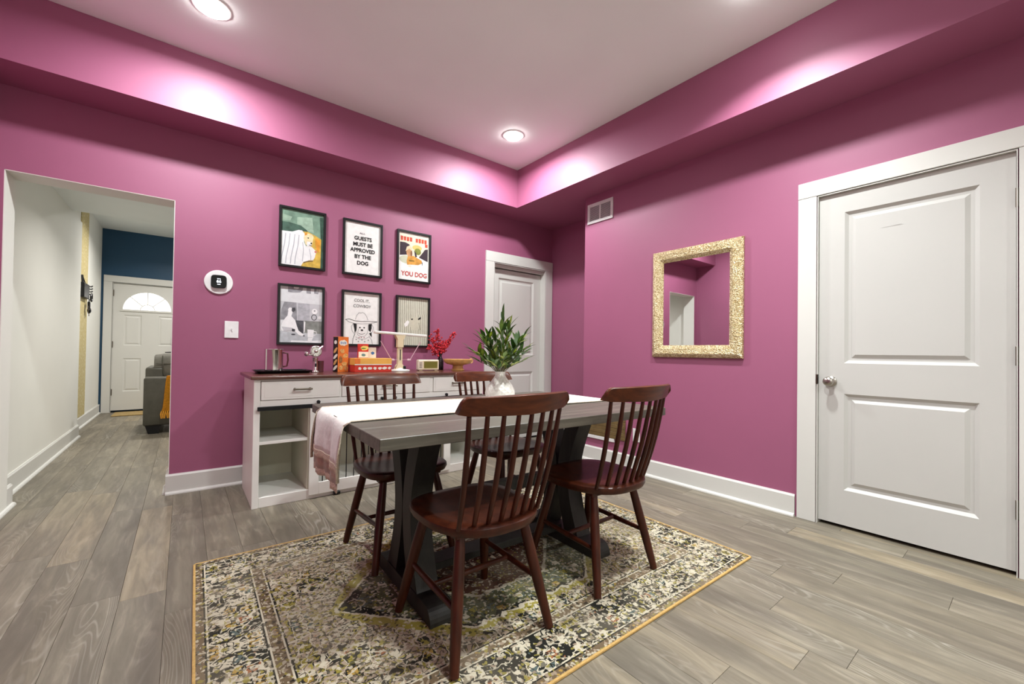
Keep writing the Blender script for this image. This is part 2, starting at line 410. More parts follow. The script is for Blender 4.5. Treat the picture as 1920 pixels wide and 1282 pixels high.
mk('scuff_mark', plain('pencil_grey', (.55, .54, .52), .6), s, lambda bm: (box(bm, .30, .39, 1.772, 1.7735, -.0029, -.0027), box(bm, .345, .385, 1.776, 1.777, -.0029, -.0027)))

# far door in the picture wall
WA_ = DA1-DA0
d2 = thing('door_2', 'narrow white two-panel door set back in the far corner recess', 'door', (DA0, YA, 0), FRONT); d2['kind'] = 'structure'
casing(d2, WA_, DAZ, .118, jamb=.13)
s2 = mk('door_slab', WHITE, d2, lambda bm: door_slab(bm, WA_-.012, 2.0, [(.12, .20, WA_-.12, .80), (.12, 1.0, WA_-.12, 1.90)]), loc=(.006, .012, -.075))
bx('head_stop', WHITE, d2, .002, WA_-.002, 2.02, 2.056, -.06, -.02)

# front door
d3 = thing('door_3', 'white front door with half-round fan window in the navy wall', 'door', (-.905, FY, 0), FRONT); d3['kind'] = 'structure'
WF = .90
casing(d3, WF, 2.07, .105, jamb=.05)
PN = [(.13, .30, .345, .83), (.555, .30, .77, .83), (.13, 1.04, .345, 1.53), (.555, 1.04, .77, 1.53)]
s3 = mk('door_slab', WHITE, d3, lambda bm: door_slab(bm, WF-.012, 2.03, PN, prof=((0, 0), (.008, -.008), (.02, -.009), (.04, -.002))), loc=(.006, .03, -.012))
def fan_frame(bm):
    cx, cy, a, b_ = .415, 1.62, .30, .29
    o_ = [(cx+(a+.025)*math.cos(t), cy+(b_+.025)*math.sin(t)) for t in [PI*i/24 for i in range(25)]]
    i_ = [(cx+a*math.cos(t), cy+b_*math.sin(t)) for t in [PI*i/24 for i in range(25)]]
    for q in range(24):
        prism(bm, [o_[q], o_[q+1], i_[q+1], i_[q]], .0005, .012)
    box(bm, cx-a-.03, cx+a+.03, cy-.03, cy-.002, .0005, .014)
    for t in (PI*.25, PI*.5, PI*.75):
        tube(bm, [(cx+.09*math.cos(t), cy+.09*math.sin(t), .008), (cx+a*math.cos(t), cy+b_*math.sin(t), .008)], .006, 6)
    torus(bm, (cx, cy, .008), .09, .006, 'z', 16, 6, 0, PI)
mk('fan_window_frame', WHITE, s3, fan_frame)
GLASSLIT = emit('daylit_glass', (1., .99, .96), 1.25)
def fan_pane(t0, t1):
    cx, cy, a, b_ = .415, 1.62, .30, .29
    def f(bm):
        n = 8; P0 = [(cx+.09*math.cos(t0+(t1-t0)*i/n), cy+.09*math.sin(t0+(t1-t0)*i/n)) for i in range(n+1)]
        P1 = [(cx+a*math.cos(t0+(t1-t0)*i/n), cy+b_*math.sin(t0+(t1-t0)*i/n)) for i in range(n+1)]
        prism(bm, P0+P1[::-1], .001, .003)
    return f
for q in range(4): mk('fan_pane', GLASSLIT, s3, fan_pane(PI*q/4+.01, PI*(q+1)/4-.01))
mk('fan_pane', GLASSLIT, s3, lambda bm: prism(bm, [(.415+.088*math.cos(PI*i/14), 1.62+.088*math.sin(PI*i/14)) for i in range(15)], .001, .003))
def dead(bm):
    box(bm, .735, .795, 1.05, 1.20, .0005, .022, .006, 2)
mk('deadbolt_keypad', BLACKM, s3, dead)
def lev(bm):
    tube(bm, [(.77, .935, .0), (.77, .935, .012)], [.032, .030], 18); tube(bm, [(.77, .935, .01), (.77, .935, .05)], .010, 10)
    tube(bm, [(.775, .935, .045), (.72, .935, .047), (.65, .933, .045)], [.010, .009, .007], 10)
mk('lever_handle', BLACKM, s3, lev, True)
for hy in (1.90, 1.08, .32): hinge(d3, .002, hy, DARKN, r=.009, hh=.1)

# ------------------------------------------------------------------ ceiling lights
LENS = emit('lit_lens', (1., .98, .96), 45.)
RING = plain('light_trim_white', (.85, .84, .82), .4)
def ceil_light(x, y, z, watts, label, col=(1., .97, .93), spread=150):
    t = thing('recessed_light', label, 'light', (x, y, z), (0, 0, 0), 'round flush ceiling lights')
    mk('trim_ring', RING, t, lambda bm: lathe(bm, [(.074, -.001), (.074, -.008), (.080, -.010), (.094, -.006), (.096, -.0005)], 32, caps=False), True)
    mk('lens', LENS, t, lambda bm: lathe(bm, [(.073, -.003), (.073, -.012), (.066, -.022), (.045, -.028), (.01, -.030)], 32), True)
    ld = bpy.data.lights.new('lamp', 'AREA'); ld.shape = 'DISK'; ld.size = .15; ld.energy = watts; ld.color = col; ld.spread = math.radians(spread)
    lo = bpy.data.objects.new('lamp', ld); C.objects.link(lo); lo.parent = t; lo.location = (0, 0, -.032)
    return t
DAYW = (.95, 1., 1.)
ceil_light(2.31, 2.955, ZC, LAMP_W*.61, 'round flush ceiling light above the far corner of the table', DAYW, 172)
ceil_light(.09, 2.955, ZC, LAMP_W*.58, 'round flush ceiling light at the top edge left of the table', DAYW, 172)
ceil_light(2.30, .93, ZC, LAMP_W*.52, 'round flush ceiling light at the top edge near the mirror wall', DAYW, 134)
ceil_light(1.15, .55, ZC, LAMP_W*.50, 'unseen round ceiling light above the viewpoint, placed to balance the floor light', DAYW, 134)  # unseen, moved off the lamp grid to keep the left floor dimmer
ceil_light(.3, -2.0, ZC, LAMP_W*.62, 'unseen left fill light added behind the viewpoint', DAYW, 150)  # unseen lamp added behind the camera as frontal fill
ceil_light(1.7, -2.0, ZC, LAMP_W*.62, 'unseen right fill light added behind the viewpoint', DAYW, 150)  # second added fill lamp, also out of view
ceil_light(.2, 5.2, 2.465, HALL_W*.7, 'unseen round light added to brighten the low passage')  # unseen source added to light the passage
ceil_light(-.1, 7.6, 2.905, HALL_W, 'unseen round light added by the sofa to brighten the living room')  # unseen source added to light the living room
ceil_light(1.5, 7.6, 2.905, HALL_W, 'unseen round light added far right to brighten the living room')  # another added living-room source, out of view

# ------------------------------------------------------------------ rug
RX0, RX1, RY0, RY1 = .045, 2.325, .945, 2.475
RW, RD = RX1-RX0, RY1-RY0
def rug_mat():
    m, nt, b = newmat('oriental_rug_pile')
    tc = N(nt, 'ShaderNodeTexCoord'); sep = N(nt, 'ShaderNodeSeparateXYZ')
    wob = noise(nt, tc.outputs['Object'], 42, 3); wv = N(nt, 'ShaderNodeVectorMath', operation='SCALE'); wv.inputs[3].default_value = .019
    ws = N(nt, 'ShaderNodeVectorMath', operation='SUBTRACT'); ws.inputs[1].default_value = (.5, .5, .5)
    nt.links.new(wob.outputs['Color'], ws.inputs[0]); nt.links.new(ws.outputs[0], wv.inputs[0])
    add = N(nt, 'ShaderNodeVectorMath', operation='ADD'); nt.links.new(tc.outputs['Object'], add.inputs[0]); nt.links.new(wv.outputs[0], add.inputs[1])
    nt.links.new(add.outputs[0], sep.inputs[0])
    au = math_(nt, 'ABSOLUTE', sep.outputs[0]); av = math_(nt, 'ABSOLUTE', sep.outputs[1])
    mir = N(nt, 'ShaderNodeCombineXYZ'); nt.links.new(au, mir.inputs[0]); nt.links.new(av, mir.inputs[1])
    mv = mir.outputs[0]
    def voro(scale, feat='F1', dist='EUCLIDEAN', rnd=1., vec=None):
        n = N(nt, 'ShaderNodeTexVoronoi'); n.feature = feat
        if feat != 'DISTANCE_TO_EDGE': n.distance = dist
        n.inputs['Scale'].default_value = scale; n.inputs['Randomness'].default_value = rnd
        nt.links.new(vec or mv, n.inputs['Vector']); return n
    CREAM, BLK, OLIVE, TAUPE, BLUEG, RUST, GOLD = (.64, .58, .44), (.020, .020, .016), (.33, .28, .055), (.42, .33, .24), (.105, .14, .13), (.34, .13, .055), (.45, .29, .07)
    def cell_cols(v, stops):
        sp = N(nt, 'ShaderNodeSeparateColor'); nt.links.new(v.outputs['Color'], sp.inputs[0]); return ramp(nt, sp.outputs[0], stops, 'CONSTANT')
    lt = lambda a, x: math_(nt, 'LESS_THAN', a, x)
    # flowers: voronoi cells with petals = rings of distance
    v1 = voro(17, 'F1', 'CHEBYCHEV', .85); v2 = voro(44, 'F1', 'MANHATTAN', .95); v5 = voro(95); v3 = voro(62, 'F1', 'MANHATTAN'); v4 = voro(8.5, 'F1', 'CHEBYCHEV', .6)
    c1 = cell_cols(v1, [(0, CREAM), (.2, OLIVE), (.36, BLUEG), (.52, GOLD), (.66, CREAM), (.8, RUST), (.9, BLK)])
    c2 = cell_cols(v2, [(0, CREAM), (.28, BLK), (.46, TAUPE), (.6, OLIVE), (.74, BLUEG), (.84, CREAM), (.93, RUST)])
    c3 = cell_cols(v3, [(0, CREAM), (.3, BLK), (.5, TAUPE), (.7, GOLD), (.85, BLUEG)])
    ring = math_(nt, 'FRACT', math_(nt, 'MULTIPLY', v1.outputs['Distance'], 2.9))
    e2 = voro(34, 'DISTANCE_TO_EDGE', rnd=.9); e1 = voro(15, 'DISTANCE_TO_EDGE', rnd=.85)
    # field: taupe ground, scattered motifs with dark and light outlines
    field = mixc(nt, lt(v2.outputs['Distance'], .46), TAUPE, c2)
    field = mixc(nt, math_(nt, 'MULTIPLY', math_(nt, 'GREATER_THAN', v2.outputs['Distance'], .46), lt(v2.outputs['Distance'], .53)), field, CREAM)
    field = mixc(nt, lt(v1.outputs['Distance'], .30), field, c1)
    field = mixc(nt, math_(nt, 'MULTIPLY', lt(v1.outputs['Distance'], .34), math_(nt, 'GREATER_THAN', v1.outputs['Distance'], .27)), field, BLK)
    field = mixc(nt, lt(v1.outputs['Distance'], .10), field, CREAM)
    # vine lines
    vn = noise(nt, mv, 7, 2, .4); vf = math_(nt, 'FRACT', math_(nt, 'MULTIPLY', vn.outputs[0], 9))
    vine = lt(math_(nt, 'ABSOLUTE', math_(nt, 'SUBTRACT', vf, .5)), .06); vine2 = lt(math_(nt, 'ABSOLUTE', math_(nt, 'SUBTRACT', vf, .62)), .045)
    field = mixc(nt, vine, field, OLIVE); field = mixc(nt, vine2, field, BLK)
    field = mixc(nt, math_(nt, 'MULTIPLY', lt(e2.outputs['Distance'], .05), .8), field, (.05, .045, .03)); field = mixc(nt, math_(nt, 'MULTIPLY', lt(e1.outputs['Distance'], .022), .9), field, CREAM)
    # medallion (stepped hexagon) in the middle
    def hexd(a, b_): return math_(nt, 'MAXIMUM', math_(nt, 'ADD', math_(nt, 'DIVIDE', au, a), math_(nt, 'MULTIPLY', math_(nt, 'DIVIDE', av, b_), .55)), math_(nt, 'DIVIDE', av, b_))
    zz = math_(nt, 'MULTIPLY', math_(nt, 'ABSOLUTE', math_(nt, 'SUBTRACT', math_(nt, 'FRACT', math_(nt, 'MULTIPLY', math_(nt, 'ADD', au, av), 11)), .5)), .10)
    h1 = math_(nt, 'ADD', hexd(.72, .42), zz); h2 = math_(nt, 'ADD', hexd(.40, .24), zz)
    med = mixc(nt, lt(v1.outputs['Distance'], .26), (.105, .11, .055), c1)
    med = mixc(nt, lt(v2.outputs['Distance'], .28), med, c2); med = mixc(nt, vine, med, BLUEG)
    field = mixc(nt, lt(h1, 1.06), field, OLIVE); field = mixc(nt, lt(h1, 1.0), field, CREAM); field = mixc(nt, lt(h1, .965), field, BLK); field = mixc(nt, lt(h1, .93), field, med)
    field = mixc(nt, lt(h2, 1.07), field, CREAM); field = mixc(nt, lt(h2, 1.0), field, (.10, .035, .02)); field = mixc(nt, math_(nt, 'MULTIPLY', lt(h2, 1.0), lt(v2.outputs['Distance'], .3)), field, c2)
    # borders by distance from the edge
    sp0 = N(nt, 'ShaderNodeSeparateXYZ'); nt.links.new(tc.outputs['Object'], sp0.inputs[0])
    d = math_(nt, 'MINIMUM', math_(nt, 'SUBTRACT', RW/2, math_(nt, 'ABSOLUTE', sp0.outputs[0])), math_(nt, 'SUBTRACT', RD/2, math_(nt, 'ABSOLUTE', sp0.outputs[1])))
    ground = mixc(nt, math_(nt, 'GREATER_THAN', noise(nt, mv, 9, 2).outputs[0], .58), BLK, (.26, .22, .15))
    main = mixc(nt, lt(v2.outputs['Distance'], .46), ground, c2)
    main = mixc(nt, math_(nt, 'MULTIPLY', lt(v1.outputs['Distance'], .40), math_(nt, 'GREATER_THAN', v1.outputs['Distance'], .31)), main, CREAM)
    main = mixc(nt, lt(v1.outputs['Distance'], .31), main, c1); main = mixc(nt, lt(v1.outputs['Distance'], .15), main, CREAM); main = mixc(nt, lt(v1.outputs['Distance'], .08), main, BLK)
    main = mixc(nt, lt(e2.outputs['Distance'], .05), main, BLK); main = mixc(nt, vine, main, CREAM)
    guard = mixc(nt, lt(v3.outputs['Distance'], .45), (.17, .12, .07), c3)
    col = field
    col = mixc(nt, lt(d, .262), col, BLK); col = mixc(nt, lt(d, .256), col, CREAM); col = mixc(nt, lt(d, .250), col, guard)
    col = mixc(nt, lt(d, .212), col, CREAM); col = mixc(nt, lt(d, .206), col, BLK); col = mixc(nt, lt(d, .200), col, main)
    col = mixc(nt, lt(d, .040), col, CREAM); col = mixc(nt, lt(d, .034), col, BLK); col = mixc(nt, lt(d, .028), col, guard)
    sp5 = N(nt, 'ShaderNodeSeparateColor'); nt.links.new(v5.outputs['Color'], sp5.inputs[0])
    col = mixc(nt, math_(nt, 'MULTIPLY', math_(nt, 'GREATER_THAN', sp5.outputs[0], .62), .75), col, cell_cols(v5, [(0, BLK), (.70, CREAM), (.84, OLIVE), (.92, TAUPE)]))
    # worn, faded pile
    fade = noise(nt, tc.outputs['Object'], 3.2, 3)
    col = mixc(nt, ramp(nt, fade.outputs[0], [(.42, (0, 0, 0)), (.72, (.42, .42, .42))]), col, (.36, .31, .23))
    pile = noise(nt, tc.outputs['Object'], 420, 2)
    col = mixc(nt, .35, col, ramp(nt, pile.outputs[0], [(.3, (.30, .30, .30)), (.7, (.9, .9, .9))]), 'MULTIPLY')
    nt.links.new(col, b.inputs['Base Color']); b.inputs['Roughness'].default_value = .9; b.inputs['Specular IOR Level'].default_value = .1
    bump(nt, b, pile.outputs[0], .4, .003)
    return m
rug = thing('area_rug', 'worn oriental area rug in cream, black and olive under the dining table', 'rug', ((RX0+RX1)/2, (RY0+RY1)/2, 0), (0, 0, math.radians(-1.0)))
mk('pile', rug_mat(), rug, lambda bm: box(bm, -RW/2, RW/2, -RD/2, RD/2, .0003, .009, .002))
BIND = plain('mustard_rug_binding', (.52, .33, .11), .85, var=.12, scale=80, bmp=.3)
for nm, a in (('left', (-RW/2-.006, -RW/2+.004, -RD/2, RD/2)), ('right', (RW/2-.004, RW/2+.006, -RD/2, RD/2)), ('front', (-RW/2, RW/2, -RD/2-.006, -RD/2+.004)), ('rear', (-RW/2, RW/2, RD/2-.004, RD/2+.006))):
    mk('edge_binding', BIND, rug, lambda bm, a=a: box(bm, *a, .0005, .0105, .003, 2))

# ------------------------------------------------------------------ dining chairs (local: sitter faces +y, origin on the floor)
def rail_y(x): return -.305 + .055*(x/.23)**2
def base_y_(x): return -.205 + .035*(x/.18)**2
def make_chair():
    t = thing('dining_chair', '', 'chair')
    def seat(bm):
        n = 48; out = []
        for i in range(n):
            a = 2*PI*i/n; ca, sa = math.cos(a), math.sin(a)
            e = .52 if sa > 0 else .72
            x = .222*math.copysign(abs(ca)**e, ca); y = (.205 if sa > 0 else .245)*math.copysign(abs(sa)**(.62 if sa > 0 else .8), sa)
            if sa < 0: x *= 1-.10*(abs(sa)**2)
            out.append((x, y))
        rings = []
        for sc_, z in ((.90, .418), (.965, .422), (1., .438), (.992, .451), (.955, .457), (.80, .4555), (.55, .450), (.25, .448)):
            rings.append([bm.verts.new((x*sc_, y*sc_, z)) for x, y in out])
        for A, B in zip(rings, rings[1:]):
            for q in range(n): bm.faces.new((A[q], A[(q+1) % n], B[(q+1) % n], B[q]))
        bm.faces.new(rings[0][::-1]); bm.faces.new(rings[-1])
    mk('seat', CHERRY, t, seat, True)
    def rail(bm):
        n = 60; rings = []
        for i in range(n+1):
            s_ = -math.cos(PI*i/n); x = .232*s_; y = rail_y(x); a = abs(s_)
            cut = max(0, (a-.885)/.115)
            zt = .898 - .004*math.cos(s_*PI)*0 - .030*(1-math.sqrt(max(0, 1-cut*cut))) + .004*(1-a)
            zb = .832 + .006*a + .004*cut
            th = .0125
            sl = -.02    # leans back towards the top
            q = [(y-th, zb), (y+th, zb+.002), (y+th+sl*.5, (zb+zt)/2), (y+th+sl-.003, zt-.004), (y+sl+th-.008, zt), (y-th+sl+.008, zt), (y-th+sl+.003, zt-.004), (y-th+sl*.5, (zb+zt)/2)]
            rings.append([bm.verts.new((x, yy, zz)) for yy, zz in q])
        for A, B in zip(rings, rings[1:]):
            for k_ in range(8): bm.faces.new((A[k_], A[(k_+1) % 8], B[(k_+1) % 8], B[k_]))
        bm.faces.new(rings[0][::-1]); bm.faces.new(rings[-1])
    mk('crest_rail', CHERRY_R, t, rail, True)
    for i in range(8):
        s_ = -1+2*i/7; xb, xt = .172*s_, .196*s_
        def sp(bm, xb=xb, xt=xt):
            p0 = Vector((xb, base_y_(xb), .448)); p1 = Vector((xt, rail_y(xt), .836))
            pts = [p0.lerp(p1, k_/6) for k_ in range(7)]
            for k_ in range(7): pts[k_].y -= .010*math.sin(PI*k_/6)
            tube(bm, pts, [.008, .0095, .0102, .0102, .0098, .009, .008], 10)
        mk('spindle', CHERRY, t, sp, True)
    for sx in (-1, 1):
        for sy, yt, yb in ((1, .125, .215), (-1, -.125, -.215)):
            def lg(bm, sx=sx, yt=yt, yb=yb):
                p0 = Vector((sx*.135, yt, .425)); p1 = Vector((sx*.205, yb, .010))
                tube(bm, [p0.lerp(p1, k_/6) for k_ in range(7)], [.0165, .019, .0205, .0205, .0195, .018, .016], 14)
            mk('leg', CHERRY, t, lg, True)
    def lp(sx, front, z):
        yt, yb = (.125, .215) if front else (-.125, -.215); k_ = (.425-z)/.415
        return Vector((sx*(.135+.07*k_), yt+(yb-yt)*k_, z))
    for sx in (-1, 1):
        mk('side_stretcher', CHERRY, t, lambda bm, sx=sx: tube(bm, [lp(sx, 1, .205), (lp(sx, 1, .205)+lp(sx, 0, .185))/2, lp(sx, 0, .185)], [.009, .0125, .009], 10), True)
    mk('cross_stretcher', CHERRY, t, lambda bm: tube(bm, [(-.17, 0, .195), (0, 0, .195), (.17, 0, .195)], [.009, .012, .009], 10), True)
    for yy in (-.125, .125):
        mk('seat_batten', CHERRY, t, lambda bm, yy=yy: box(bm, -.165, .165, yy-.022, yy+.022, .400, .420, .004))
    return t
ZF = .010
ch = make_chair()
G = 'spindle-back dining chairs at the table'
ch.location = (.892, 1.357, .0042); ch['group'] = G; ch['label'] = 'nearest spindle-back cherry wood chair in front of the table'
ch.rotation_euler = (0, 0, 0)
dup(ch, (1.592, 1.368, .0042), (0, 0, math.radians(0)), 'cherry wood spindle chair at the near right end, toward the mirror wall', G)
dup(ch, (.908, 2.095, .0042), (0, 0, PI), 'far-side cherry spindle chair beside the hanging table runner', G)
dup(ch, (1.628, 2.105, .0042), (0, 0, PI+math.radians(1)), 'far-side cherry spindle chair behind the white vase', G)

# ------------------------------------------------------------------ dining table
TT, TH, TL_, TW = .765, .04, 1.50, 1.02
TANG = math.radians(-2.0)
tb = thing('dining_table', 'charcoal trestle dining table with thick plank top', 'table', (.48, 1.262, 0), (0, 0, TANG))
nb = 5
for i in range(nb):
    y0, y1 = TW*i/nb, TW*(i+1)/nb
    mk('top_plank', TABLEM, tb, lambda bm, y0=y0, y1=y1: box(bm, 0, TL_, y0+.0003, y1-.0003, TT-TH, TT, .0018))
TCY = .445
def upright(bm, x0, x1, s_):
    n = 16; rows = []
    for i in range(n+1):
        q = i/n; z = .068+q*(.665-.068)
        bow = math.cos((q-.5)*PI)
        yc = TCY + s_*(.118 - .072*bow); hw = .050-.008*bow
        rows.append((yc-hw, yc+hw, z))
    P = [(a, z) for a, b_, z in rows] + [(b_, z) for a, b_, z in rows[::-1]]
    prism(bm, P, x0, x1, 'x')
def foot(bm, x0, x1, L, z0, z1):
    n = 7; P = [(TCY-L, z0)] + [(TCY+L, z0)]
    P += [(TCY+L+.0*math.cos(a)-.05*(1-math.cos(a)), z0+(z1-z0)*(math.sin(a))) for a in [PI/2*i/n for i in range(1, n+1)]]
    P += [(TCY-L+.05*(1-math.cos(a)), z0+(z1-z0)*(math.sin(a))) for a in [PI/2*i/n for i in range(n, 0, -1)]]
    prism(bm, P, x0, x1, 'x')
for x0 in (.255, 1.150):
    x1 = x0+.095
    mk('upright', TABLEL, tb, lambda bm: upright(bm, x0, x1, -1)); mk('upright', TABLEL, tb, lambda bm: upright(bm, x0+.001, x1-.001, 1))
    mk('foot_beam', TABLEL, tb, lambda bm: foot(bm, x0-.004, x1+.004, .30, .010, .075))
    mk('top_bearer', TABLEL, tb, lambda bm: prism(bm, [(TCY-.20, .724), (TCY-.175, .665), (TCY+.175, .665), (TCY+.20, .724)], x0, x1, 'x'))
    bx('spacer_block', TABLEL, tb, x0+.01, x1-.01, TCY-.02, TCY+.02, .33, .41)
bx('stretcher', TABLEL, tb, .345, 1.155, TCY-.022, TCY+.022, .34, .40)
bx('low_stretcher', TABLEL, tb, .356, 1.145, TCY-.05, TCY+.05, .078, .11)

# ------------------------------------------------------------------ table runner
RUNM = plain('ivory_woven_cloth', (.74, .71, .66), .85, var=.07, scale=26, bmp=.25, sheen=.3)
SATIN = plain('dusty_brown_satin', (.33, .17, .115), .4, var=.25, scale=30, bmp=.35, sheen=.4)
LACE = plain('cream_lace_trim', (.62, .52, .40), .8, var=.2, scale=150, bmp=.5)
run = thing('table_runner', 'ivory table runner with brown satin ends hanging over the table edge', 'runner', (.48, 1.262, 0), (0, 0, TANG))
RYA, RYB = .355, .835
def runner(bm, s0, s1, ny=18, lift=.0, ya=RYA, yb=RYB, scal=0.):
    """cloth strip along arclength s: s<0 hangs from the left edge, s>0 lies on the top"""
    rows = []; ns = max(6, int((s1-s0)/.03))
    for i in range(ns+1):
        s_ = s0+(s1-s0)*i/ns; row = []
        for j in range(ny+1):
            v = j/ny; y = ya+(yb-ya)*v
            ss = s_
            if i == 0 and scal: ss = s_ - scal*abs(math.sin(v*PI*7))
            if ss >= 0:
                if ss < TL_-.012: p = (ss, y, TT+.003+lift+.0012*math.sin(y*31+ss*9))
                else:
                    e = ss-(TL_-.012); p = (TL_-.012+min(e, .018), y, TT+.003+lift-max(0, e-.012))
            else:
                h = -ss; fold = .010*math.sin(v*PI*3.1+.6)*min(1, h/.12) + .006*math.sin(v*PI*8+1+h*6)*min(1, h/.2)
                p = (-.007-lift*1.0-min(.010, h*.25)-.012*min(1, h/.15)-fold, y+.012*math.sin(h*9)*(v-.5)-.05*h*(v-.45), TT+.003-h+.004)
            row.append(bm.verts.new(p))
        rows.append(row)
    for A, B in zip(rows, rows[1:]):
        for j in range(ny): bm.faces.new((A[j], A[j+1], B[j+1], B[j]))
def cloth(name, mat, s0, s1, **kw):
    o = mk(name, mat, run, lambda bm: runner(bm, s0, s1, **kw), True)
    md = o.modifiers.new('thick', 'SOLIDIFY'); md.thickness = .0022; md.offset = 1
    return o
cloth('cloth', RUNM, -.175, TL_+.12)
cloth('satin_end', SATIN, -.235, -.12, lift=-.003, scal=.012)
cloth('fringe', LACE, -.262, -.232, lift=-.0035, scal=.014)
cloth('lace_edge', LACE, -.190, -.165, lift=.0018, scal=.010)
for ya, yb in ((RYA-.002, RYA+.012), (RYB-.012, RYB+.002)): cloth('side_hem', LACE, -.23, TL_+.11, lift=.0016, ya=ya, yb=yb, ny=2)

# ------------------------------------------------------------------ vase with leafy stems
VX, VY = 1.415, 1.90
VASEM = None
def vase_mat():
    m, nt, b = newmat('white_diamond_ceramic'); b.inputs['Base Color'].default_value = (.66, .64, .58, 1); b.inputs['Roughness'].default_value = .35
    tc = N(nt, 'ShaderNodeTexCoord'); sp = N(nt, 'ShaderNodeSeparateXYZ'); nt.links.new(tc.outputs['Object'], sp.inputs[0])
    an = math_(nt, 'ARCTAN2', sp.outputs[1], sp.outputs[0]); a = math_(nt, 'MULTIPLY', an, 14/PI); z = math_(nt, 'MULTIPLY', sp.outputs[2], 70)
    s1 = math_(nt, 'SINE', math_(nt, 'MULTIPLY', math_(nt, 'ADD', a, z), PI)); s2 = math_(nt, 'SINE', math_(nt, 'MULTIPLY', math_(nt, 'SUBTRACT', a, z), PI))
    bump(nt, b, math_(nt, 'MAXIMUM', s1, s2), .30, .006); return m
vase = thing('vase', 'white diamond-patterned ceramic vase standing on the table runner', 'vase', (VX, VY, TT+.0065))
VP = [(.050, .0), (.066, .003), (.080, .018), (.085, .038), (.081, .060), (.070, .082), (.054, .103), (.040, .120), (.030, .136), (.027, .150), (.030, .160), (.026, .160), (.023, .150), (.026, .136), (.036, .120), (.05, .10)]
mk('body', vase_mat(), vase, lambda bm: lathe(bm, VP, 36, caps=False), True)
mk('base', WHITE, vase, lambda bm: lathe(bm, [(.044, .0), (.044, .004)], 24))
def leaf_mesh(name, L, W_, mat):
    bm = bmesh.new(); n = 6; rows = []
    for i in range(n+1):
        q = i/n; wd = W_*math.sin(PI*min(1, q*1.0))**.8*(1-.25*q) if 0 < q < 1 else .0004
        z = .10*L*math.sin(q*PI*.7)
        rows.append([bm.verts.new((L*q, -wd, z+.12*wd)), bm.verts.new((L*q, 0, z-.10*wd)), bm.verts.new((L*q, wd, z+.12*wd))])
    for A, B in zip(rows, rows[1:]):
        for j in range(2): bm.faces.new((A[j], A[j+1], B[j+1], B[j]))
    bmesh.ops.solidify(bm, geom=bm.faces[:], thickness=.0008)
    me = bpy.data.meshes.new(name); bm.to_mesh(me); bm.free(); me.materials.append(mat)
    for p in me.polygons: p.use_smooth = True
    return me
LEAFS = [leaf_mesh('leaf', .092, .0125, plain('leaf_deep_green', (.055, .12, .022), .45, var=.3, scale=40)),
         leaf_mesh('leaf', .080, .013, plain('leaf_mid_green', (.13, .22, .035), .45, var=.3, scale=40)),
         leaf_mesh('leaf', .070, .0115, plain('leaf_yellow_green', (.27, .32, .06), .5, var=.3, scale=40)),
         leaf_mesh('leaf', .082, .011, plain('leaf_grey_green', (.15, .22, .10), .5, var=.3, scale=40))]
STEMM = plain('leaf_stem_brown', (.11, .095, .045), .6)
pl = thing('leafy_stems', 'bunch of green olive-leaf stems standing in the white vase', 'plant', (VX, VY, TT+.0065))
rl = random.Random(21)
stems = [(0, .02, .45), (20, .08, .40), (75, .10, .36), (120, .11, .33), (165, .10, .35), (200, .12, .35), (235, .09, .38), (280, .07, .42), (320, .12, .34), (345, .14, .36), (140, .15, .27), (30, .15, .28), (260, .15, .26), (305, .15, .29), (185, .16, .25), (10, .13, .21), (60, .12, .20), (150, .13, .22), (220, .14, .21), (270, .12, .20), (330, .13, .22), (90, .16, .24), (240, .17, .24), (0, .17, .26), (110, .09, .30), (290, .13, .33)]
for az, sp_, ht in stems:
    a = math.radians(az); dx, dy = math.cos(a), math.sin(a)
    pts = [Vector((dx*.004, dy*.004, .06)), Vector((dx*.014, dy*.014, .15)), Vector((dx*sp_*.4, dy*sp_*.4, .15+(ht-.15)*.5)), Vector((dx*sp_*.75, dy*sp_*.75, .15+(ht-.15)*.82)), Vector((dx*sp_, dy*sp_, ht))]
    st = mk('stem', STEMM, pl, lambda bm: tube(bm, pts, [.0022, .0022, .0019, .0015, .001], 6), True)
    nl = 13
    for q in range(nl):
        f = .26+.74*q/(nl-1); x_ = f*(len(pts)-1); i_ = min(int(x_), len(pts)-2); p = pts[i_].lerp(pts[i_+1], x_-i_)
        if p.z < .17: continue
        d = (pts[i_+1]-pts[i_]).normalized()
        side = Vector((math.cos(q*2.4+a), math.sin(q*2.4+a), rl.uniform(-.15, .25)))
        if p.z < .22: side.z = abs(side.z)+.05
        dirv = (d*rl.uniform(.5, 1.0)+side*rl.uniform(.5, .9)).normalized()
        if q == nl-1: dirv = d
        L = bpy.data.objects.new('leaf', LEAFS[rl.choice((0, 0, 1, 1, 2, 2, 3))]); C.objects.link(L); L.parent = st; L.location = p
        L.rotation_euler = dirv.to_track_quat('X', 'Z').to_euler(); sc_ = rl.uniform(.75, 1.15); L.scale = (sc_, sc_, sc_)

